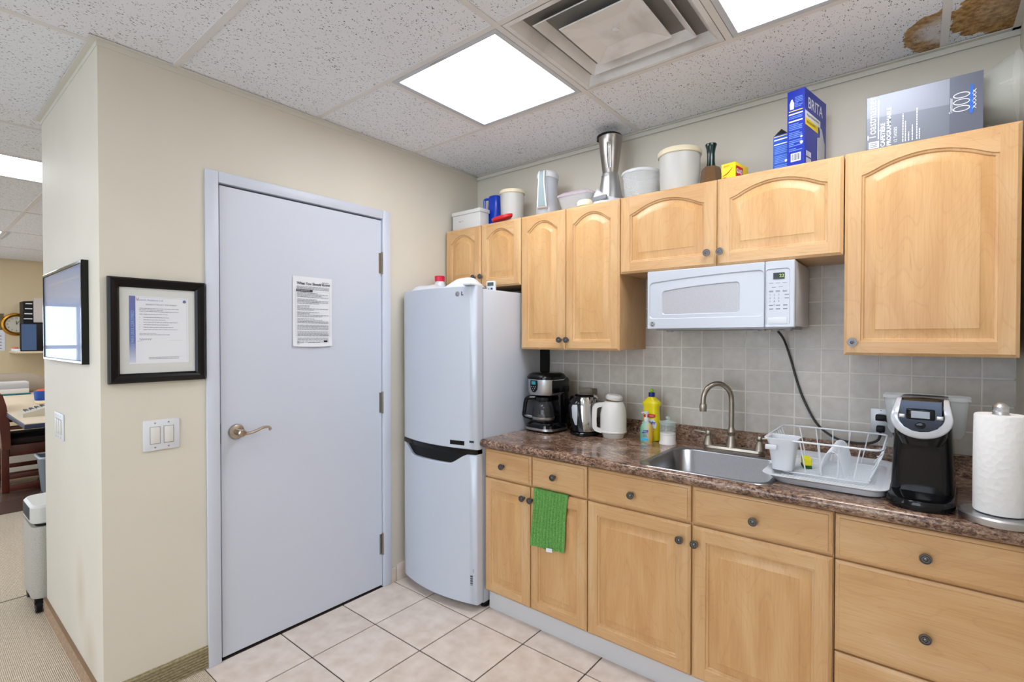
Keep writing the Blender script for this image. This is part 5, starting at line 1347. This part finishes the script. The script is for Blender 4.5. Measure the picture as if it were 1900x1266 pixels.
bm = bmesh.new(); prism(bm, [(.130, 0.004), (.205, 0.004), (.208, .118), (.196, .135), (.176, .170), (.172, .172), (.150, .176), (.150, .170), (.160, .160), (.158, .135), (.130, .128)], 'x', 0.0002, 0.0009); obj('bottle_picture', bm, mat('picture_grey', (196, 200, 206), 0.5), bb, world=False, smooth=False)
bm = bmesh.new()
for r_ in range(2):
    for k in range(4): fq(bm, (0, 0, 0), FL, .016+k*.013, .025+k*.013, .006+r_*.026, .026+r_*.026, .0006)
stuff_obj('pack_icons', bm, TEXW, bb, world=False, smooth=False)
bm = bmesh.new(); F0 = FB; O = (-wl, 0, 0)
fq(bm, O, F0, .014, .050, .014, .046, .0006)
fq(bm, O, F0, .006, .056, .196, .201, .0006); fq(bm, O, F0, .006, .056, .168, .173, .0006)
prism(bm, [(-wl+.010, .218), (-wl+.024, .218), (-wl+.025, .240), (-wl+.022, .247), (-wl+.019, .256), (-wl+.015, .256), (-wl+.012, .247), (-wl+.009, .240)], 'y', -.0009, -.0003)
lathe(bm, [(0.0055, 0), (0.0055, .0006)], c=(-.011, 0, .083), axis='-y', n=14); lathe(bm, [(0.004, 0), (0.004, .0006)], c=(-.011, 0, .105), axis='-y', n=12)
stuff_obj('side_white_print', bm, TEXW, bb, world=False, smooth=False)
bm = bmesh.new(); fq(bm, O, F0, .006, .056, .209, .212, .0006); obj('side_yellow_line', bm, YEL, bb, world=False, smooth=False)
bm = bmesh.new()
textlines(bm, O, F0, .028, .056, .262, 7, .006, .0028, .0005, seed=41, para=0)
textlines(bm, O, F0, .007, .055, .190, 2, .006, .0028, .0005, seed=42); textlines(bm, O, F0, .007, .055, .160, 14, .0066, .003, .0005, seed=43, para=4, ragged=.2)
stuff_obj('side_small_print', bm, mat('light_blue_print', (110, 150, 220), 0.5), bb, world=False, smooth=False)
bm = bmesh.new(); rnd = random.Random(5); u = .017
while u < .047:
    wd = rnd.uniform(.0005, .0018); fq(bm, O, F0, u, u+wd, .018, .043, .0009); u += wd+rnd.uniform(.0006, .0014)
stuff_obj('barcode', bm, INK, bb, world=False, smooth=False)
bb2 = thing('small_blue_carton', 'shorter open blue carton behind the tall lettered one', 'box', (1.928, -0.245, ZT), -az)
obj('carton', box(-.060, 0, 0.0, .15, 0, 0.150, b=.0008, seg=1), BLUEC2, bb2, world=False)
O = (-.060, 0, 0)
bm = bmesh.new(); fq(bm, O, FB, .004, .056, .128, .133, .0006); fq(bm, O, FB, .004, .056, .110, .114, .0006)
lathe(bm, [(0.0055, 0), (0.0055, .0006)], c=(-.010, 0, .040), axis='-y', n=14); stuff_obj('white_print', bm, TEXW, bb2, world=False, smooth=False)
bm = bmesh.new(); fq(bm, O, FB, .002, .058, .142, .145, .0006); obj('yellow_line', bm, YEL, bb2, world=False, smooth=False)
bm = bmesh.new(); textlines(bm, O, FB, .006, .054, .104, 14, .0066, .003, .0005, seed=52, para=5, ragged=.2); stuff_obj('small_print', bm, mat('light_blue_print', (110, 150, 220), 0.5), bb2, world=False, smooth=False)
bm = bmesh.new(); loft(bm, [[(-.058, .002, .150), (-.058, .06, .150), (-.057, .06, .150), (-.057, .002, .150)], [(-.030, .002, .172), (-.030, .06, .172), (-.029, .06, .172), (-.029, .002, .172)]]); obj('flap', bm, mat('brown_card_inside', (150, 132, 90), 0.7), bb2, world=False, smooth=False)
# silver appliance carton
SILC = mat('silver_card', (110, 114, 126), 0.35, 0.2)
sb = thing('coffee_maker_carton', 'long silver appliance carton lying on the right wall cabinet', 'box', (2.183, -0.272, ZT))
sw_, sh_ = 0.311, 0.196
obj('carton', box(0, sw_, 0.0, 0.20, 0.002, sh_, b=.001, seg=1), SILC, sb, world=False)
bm = bmesh.new(); fq(bm, (0, 0, 0), FB, sw_-.083, sw_, 0.002, sh_, .0004); obj('darker_panel', bm, mat('silver_card_dark', (94, 98, 112), 0.35, .2), sb, world=False, smooth=False)
bm = bmesh.new(); quad(bm, (0.002, -.0004, .120), (.228, -.0004, .108), (.228, -.0004, sh_-.002), (.002, -.0004, sh_-.002)); obj('lighter_panel', bm, mat('silver_card_light', (132, 136, 148), 0.35, .2), sb, world=False, smooth=False)
FV = (Vector((0, 0, 1)), Vector((-1, 0, 0)))
text('brand_text', 'Toastmaster', 0.036, (.018, -.0006, .042), FV, TEXW, sb, world=False, sx=.83)
bm = bmesh.new(); fq(bm, (0, 0, 0), FB, .0345, .0375, .040, .180, .0008); fq(bm, (0, 0, 0), FB, .008, .038, .010, .034, .0008); stuff_obj('logo_block', bm, TEXW, sb, world=False, smooth=False)
bm = bmesh.new()
for k in range(3): fq(bm, (0, 0, 0), FB, .012, .033, .014+k*.006, .017+k*.006, .0012)
stuff_obj('logo_waves', bm, SILC, sb, world=False, smooth=False)
text('product_text', 'CAFETIÈRE\nPROGRAMMABLE', 0.0175, (.058, -.0006, .010), FV, TEXW, sb, world=False, bold=.0004)
text('product_text_small', '12 TASSES', 0.0125, (.085, -.0006, .016), FV, TEXW, sb, world=False)
bm = bmesh.new()
for (x, z1_) in ((.104, .112), (.111, .085), (.120, .045), (.130, .068), (.142, .122), (.149, .050)):
    z = .014
    rnd = random.Random(int(x*1000))
    while z < z1_:
        wd = rnd.uniform(.004, .010); fq(bm, (0, 0, 0), FB, x, x+.0028, z, min(z+wd, z1_), .0007); z += wd+.0022
stuff_obj('small_print', bm, TEXW, sb, world=False, smooth=False)
text('small_brand_text', 'Toastmaster', 0.0125, (.232, -.0006, .076), FV, TEXW, sb, world=False, sx=.8)
bm = bmesh.new()
for k in range(3):
    cx_, cz_ = .258, .086+k*.022
    tube(bm, [(cx_+.020*math.cos(a*PI/12), -.0012, cz_+.0085*math.sin(a*PI/12)) for a in range(24)], .0016, 5, closed=True)
tube(bm, [(.284+.010*(i % 2), -.0012, .078+.0125*i) for i in range(6)], .0013, 5); tube(bm, [(.294-.010*(i % 2), -.0012, .078+.0125*i) for i in range(6)], .0010, 5)
stuff_obj('ring_logo', bm, TEXW, sb, world=False)
bm = bmesh.new(); prism(bm, [(.278, .066), (.283, .063), (.287, .068), (.286, .150), (.290, .158), (.283, .155), (.278, .160), (.279, .150), (.276, .108)], 'y', -.0022, -.0016); obj('blue_ribbon', bm, mat('ribbon_blue', (30, 100, 200), 0.4), sb, world=False, smooth=False)
# big clear bowl standing on edge
bw = thing('clear_bowl', 'large clear plastic bowl standing on its rim in the right corner', 'bowl', (2.548, -0.155, ZT+0.138))
bm = bmesh.new(); lathe(bm, [(0.075, -0.048), (0.078, -0.046), (0.105, -0.010), (0.130, 0.038), (0.136, 0.040), (0.136, 0.044), (0.128, 0.043), (0.102, -0.008), (0.074, -0.052)], axis='x', n=48, caps=(True, True)); bm.transform(Matrix.Rotation(-0.1, 4, 'Y'))
obj('bowl', bm, mat('hazy_clear_bowl', (214, 218, 212), 0.12, alpha=0.2, spec=0.7), bw, world=False, ang=50)

# ------------------------------------------------------------------ office seen at the left
# air purifier
ap = thing('air_purifier', 'grey floor air purifier on castors past the end of the return wall', 'air purifier', (-1.27, -1.93, 0.0))
pc = (-1.27, -1.93)
GRP = mat('warm_grey_plastic', (190, 188, 180), 0.45)
bm = bmesh.new(); loft(bm, [rrect(pc[0], pc[1], z, .29+e, .29+e, .045, 6) for z, e in ((.455, -.01), (.46, 0), (.535, 0), (.548, -.02))]); obj('head', bm, mat('light_grey_plastic', (206, 206, 202), 0.4), ap)
bm = bmesh.new(); loft(bm, [rrect(pc[0], pc[1], z, .25+e, .25+e, .04, 6) for z, e in ((.43, 0), (.46, 0))]); obj('neck', bm, BLACKM, ap)
bm = bmesh.new(); loft(bm, [rrect(pc[0], pc[1], z, .29+e, .29+e, .045, 6) for z, e in ((.065, -.02), (.075, 0), (.425, 0), (.437, -.006))])
def perf():   # fine perforations, too small to model singly
    m = mat('perforated_grey', (176, 172, 162), 0.5)
    v = N(m, 'ShaderNodeTexVoronoi', Scale=240.0); link(m, coords(m), v.inputs['Vector'])
    link(m, ramp(m, v.outputs['Distance'], [(0.2, lin((152, 148, 140))), (0.4, lin((180, 176, 167)))]), pb(m).inputs['Base Color']); return m
obj('body', bm, perf(), ap)
for k in range(9): obj('grille_slat', box(pc[0]-.10, pc[0]+.09, pc[1]-.1475, pc[1]-.1445, .472+k*.0072, .4755+k*.0072), mat('slat_dark', (56, 60, 66), 0.5), ap, smooth=False)
for (sx_, sy_) in ((-1, -1), (1, -1), (-1, 1), (1, 1)):
    bm = bmesh.new(); lathe(bm, [(.0, -.012), (.030, -.012), (.030, .012), (0, .012)], c=(pc[0]+sx_*.125, pc[1]+sy_*.120, .031), axis='y', n=20); bx(bm, pc[0]+sx_*.125-.015, pc[0]+sx_*.125+.015, pc[1]+sy_*.120-.015, pc[1]+sy_*.120+.015, .045, .072); obj('castor', bm, BLACKM, ap)
# desk
DW = mat('beige_desk_laminate', (206, 188, 160), 0.5)
dk = thing('desk', 'beige office desk with dark blue edge', 'desk', (-4.7, -1.4, 0))
obj('desktop', box(-6.4, -3.0, -1.87, -0.9, 0.722, 0.742, b=.002), DW, dk)
obj('edge_band', box(-6.405, -2.992, -1.876, -0.9, 0.700, 0.736, b=.002), mat('navy_edge', (30, 36, 66), 0.4), dk)
obj('modesty_panel', box(-6.38, -3.05, -1.15, -1.13, 0.0, 0.70), BLACKM, dk, smooth=False)
for x in (-6.38, -3.03): obj('leg_panel', box(x, x+.03, -1.30, -0.95, 0, .70), BLACKM, dk, smooth=False)
# chair (wooden arm chair tucked under the desk)
MAH = mat('mahogany', (88, 36, 20), 0.35, noise=(8., .2, .1))
ch = thing('office_chair', 'dark reddish wooden armchair pulled up to the desk', 'chair', (-4.35, -1.72, 0))
x0c, x1c = -4.62, -4.04
for x in (x0c, x1c):
    obj('leg', box(x-.022, x+.022, -1.905, -1.855, 0.0085, .60, b=.004), MAH, ch); obj('leg', box(x-.022, x+.022, -1.395, -1.345, 0.0085, .60, b=.004), MAH, ch)
    obj('armrest', box(x-.03, x+.03, -1.925, -1.34, .575, .605, b=.008), MAH, ch)
    obj('runner', box(x-.018, x+.018, -1.90, -1.35, .015, .075, b=.003), MAH, ch); obj('stretcher', box(x-.014, x+.014, -1.88, -1.36, .125, .165, b=.003), MAH, ch)
obj('apron', box(x0c, x1c, -1.86, -1.40, .33, .43, b=.004), MAH, ch)
obj('seat', box(x0c+.02, x1c-.02, -1.88, -1.37, .43, .49, b=.02), mat('dark_seat', (40, 22, 18), 0.8), ch)
bm = bmesh.new(); prism(bm, [(-1.90, .40), (-1.845, .40), (-1.85, .62), (-1.872, .80), (-1.895, .90), (-1.925, .905), (-1.925, .80), (-1.915, .60)], 'x', x0c-.03, x1c+.045); obj('backrest', bm, MAH, ch)
o = obj('chair_mat', box(-4.9, -3.3, -2.55, -1.55, 0.001, 0.008, b=.002), mat('glossy_dark_mat', (96, 74, 66), 0.22)); tag(o, 'dark glossy chair mat on the office carpet', 'mat')
# calculator
ca_ = thing('adding_machine', 'beige printing calculator near the desk edge', 'calculator', (-3.56, -1.70, 0.742), 0.0)
bm = bmesh.new(); prism(bm, [(-.13, 0), (.15, 0), (.15, .085), (.09, .09), (-.13, .03)], 'x', -.12, .12); obj('case', bm, mat('beige_machine', (200, 192, 172), 0.5), ca_, world=False)
for r_ in range(4):
    for c_ in range(5):
        z = .034+.0375*0; y = -.105+r_*.035; z = .03+(y+.13)*(.06/.22)
        obj('key', box(-.10+c_*.036, -.075+c_*.036, y, y+.024, z, z+.011, b=.002), mat('dark_key', (40, 50, 70), 0.5) if c_ < 4 else WHITEPL, ca_, world=False)
obj('display', box(-.09, .04, .045, .085, .0895, .098), mat('blue_display', (60, 90, 160), 0.2), ca_, world=False, smooth=False)
# stacks
for k, (z0, z1, c_, y1_, lb) in enumerate(((0.742, .762, (20, 110, 116), -1.482, 'teal folder at the bottom of the desk pile'), (.762, .815, (216, 210, 204), -1.50, 'thick white paper pile on the teal folder'), (.815, .862, (170, 172, 176), -1.50, 'grey document tray on the paper pile'), (.862, .892, (196, 196, 194), -1.50, 'pale folder topmost of the desk pile'))):
    o = obj('document_stack', box(-6.05, -5.80, -1.95+.01*k, y1_, z0, z1, b=.002), mat('stack_%d' % k, c_, 0.7)); tag(o, lb, 'papers', 'desk paper pile')
bm = bmesh.new(); loft(bm, [rrect(-6.22, -1.62, .742+z, a, b_, min(a, b_)*.42, 6) for z, a, b_ in ((0, .22, .62), (.03, .26, .68), (.16, .24, .62), (.215, .16, .46), (.235, .08, .3))]); 
o = obj('soft_bag', bm, mat('greige_cloth', (150, 136, 120), 0.85), ang=70); tag(o, 'slumped greige bag at the back of the desk', 'bag')
t = thing('tape_tub', 'round blue tub on the desk behind the calculator', 'container', (-4.95, -1.50, .742))
bm = bmesh.new(); lathe(bm, [(.060, 0), (.066, .01), (.072, .10)], n=28); obj('tub', bm, mat('bright_blue', (20, 80, 170), .4), t, world=False)
bm = bmesh.new(); lathe(bm, [(.060, .10), (.03, .118), (0, .12)], n=20); obj('lid', bm, mat('orange_lid', (200, 70, 30), .5), t, world=False)
o = obj('envelope', box(-4.75, -4.45, -1.60, -1.30, .742, .752, b=.001), mat('manila', (210, 190, 150), .7)); tag(o, 'manila envelope lying beside the blue tub', 'envelope')
o = obj('red_stapler', box(-4.40, -4.28, -1.56, -1.50, .742, .79, b=.01), mat('maroon', (110, 20, 26), .4)); tag(o, 'dark red stapler on the desk', 'stapler')
# shelf with monitor, tray rack, papers
sf = thing('wall_shelf', 'narrow beige shelf on the far office wall', 'shelf', (-7.1, -1.2, 1.22))
obj('board', box(XF+.001, -6.78, -1.50, -0.6, 1.205, 1.23, b=.002), DW, sf)
obj('bracket', box(XF+.001, -6.95, -0.75, -0.73, 1.06, 1.205), BLACKM, sf, smooth=False)
mo = thing('monitor', 'dark monitor with blue glare on the shelf', 'monitor', (-6.9, -1.35, 1.23), 0.0)
obj('bezel', box(-6.93, -6.87, -1.445, -1.19, 1.232, 1.60, b=.004), BLACKM, mo)
obj('screen', box(-6.871, -6.866, -1.435, -1.29, 1.245, 1.590), mat('blue_grey_screen', (70, 94, 132), 0.15), mo, smooth=False)  # the screen's blue reflection is put into its base colour
obj('side', box(-7.15, -6.93, -1.40, -1.17, 1.232, 1.58, b=.02), BLACKM, mo)
rkk = thing('letter_rack', 'black wall letter rack with white sheets above the monitor', 'letter rack', (-7.2, -1.33, 1.62))
bm = bmesh.new(); prism(bm, [(-1.40, 1.60), (-1.20, 1.60), (-1.30, 1.91), (-1.40, 1.90)], 'x', -7.3, -7.0); obj('rack', bm, BLACKM, rkk, smooth=False)
for k in range(4): obj('sheet', box(-7.02, -6.96, -1.395+.006*k, -1.315+.010*k*0, 1.66+k*.068, 1.672+k*.068), PAPER, rkk, smooth=False)
obj('side_panel', box(-7.0, -6.98, -1.30, -1.08, 1.62, 1.95), mat('pale_side', (200, 190, 184), .6), rkk, smooth=False)
o = obj('paper_pile', box(-7.2, -6.85, -1.50, -1.45, 1.23, 1.262, b=.001), PAPER); tag(o, 'small pile of papers at the shelf end', 'papers')
o = obj('folder', box(-7.25, -6.95, -1.49, -1.455, 1.262, 1.285, b=.001), mat('salmon_card', (214, 120, 100), .6)); tag(o, 'salmon folder on the pile at the shelf end', 'folder')
# clock
ck = thing('wall_clock', 'round gold rimmed clock on the far office wall', 'clock', (XF, -1.425, 1.595))
bm = bmesh.new(); lathe(bm, [(.155, 0), (.158, .012), (.150, .028), (.130, .034), (.112, .026), (.108, .016)], c=(XF, -1.425, 1.595), axis='x', n=40, caps=(True, False)); obj('rim', bm, mat('gold', (196, 140, 50), .25, .85), ck)
bm = bmesh.new(); lathe(bm, [(.112, .014), (.112, .0165)], c=(XF, -1.425, 1.595), axis='x', n=40); obj('dial', bm, mat('ivory_dial', (220, 214, 198), .6), ck)
for k in range(12):
    a = PI/2-k*PI/6; text('numeral', str(k if k else 12), .030, (XF+.017, -1.425+.088*math.cos(a), 1.595+.088*math.sin(a)), FL, INK, ck, 'CENTER')
for nm, a, l_, w_ in (('hour_hand', 95, .05, .006), ('minute_hand', 60, .075, .004)):
    bm = bmesh.new(); a = math.radians(a); tube(bm, [(XF+.019, -1.425, 1.595), (XF+.019, -1.425+l_*math.cos(a), 1.595+l_*math.sin(a))], w_/2, 6); obj(nm, bm, INK, ck)
# calendar
cl = thing('calendar', 'wall calendar with a green and red picture left of the clock', 'calendar', (XF, -1.68, 1.4))
obj('page', box(XF+.001, XF+.004, -1.86, -1.535, 1.235, 1.515), PAPER, cl, smooth=False)
obj('picture', box(XF+.001, XF+.005, -1.86, -1.545, 1.515, 1.74), mat('poinsettia_print', (110, 96, 60), .6, noise=(9., .6, 0.)), cl, smooth=False)
bm = bmesh.new()
for r_ in range(5):
    for c_ in range(6): fq(bm, (XF+.004, -1.85, 1.26), FL, .01+c_*.05, .03+c_*.05, r_*.042, .012+r_*.042, .001)
stuff_obj('dates', bm, INKG, cl, smooth=False)
# waste bin
wb = thing('waste_bin', 'grey plastic waste bin with liner under the desk', 'bin', (-3.82, -1.58, 0.0))
bm = bmesh.new(); loft(bm, [rrect(-3.82, -1.58, z, a, b_, .04, 5) for z, a, b_ in ((.008, .20, .16), (.012, .21, .17), (.33, .27, .22), (.335, .26, .21))]); obj('bin', bm, mat('grey_bin', (130, 140, 146), .5), wb)
bm = bmesh.new(); tube(bm, rrect(-3.82, -1.58, .335, .28, .23, .04, 5), .012, 6, closed=True); obj('liner', bm, mat('white_liner', (214, 222, 230), .4), wb)
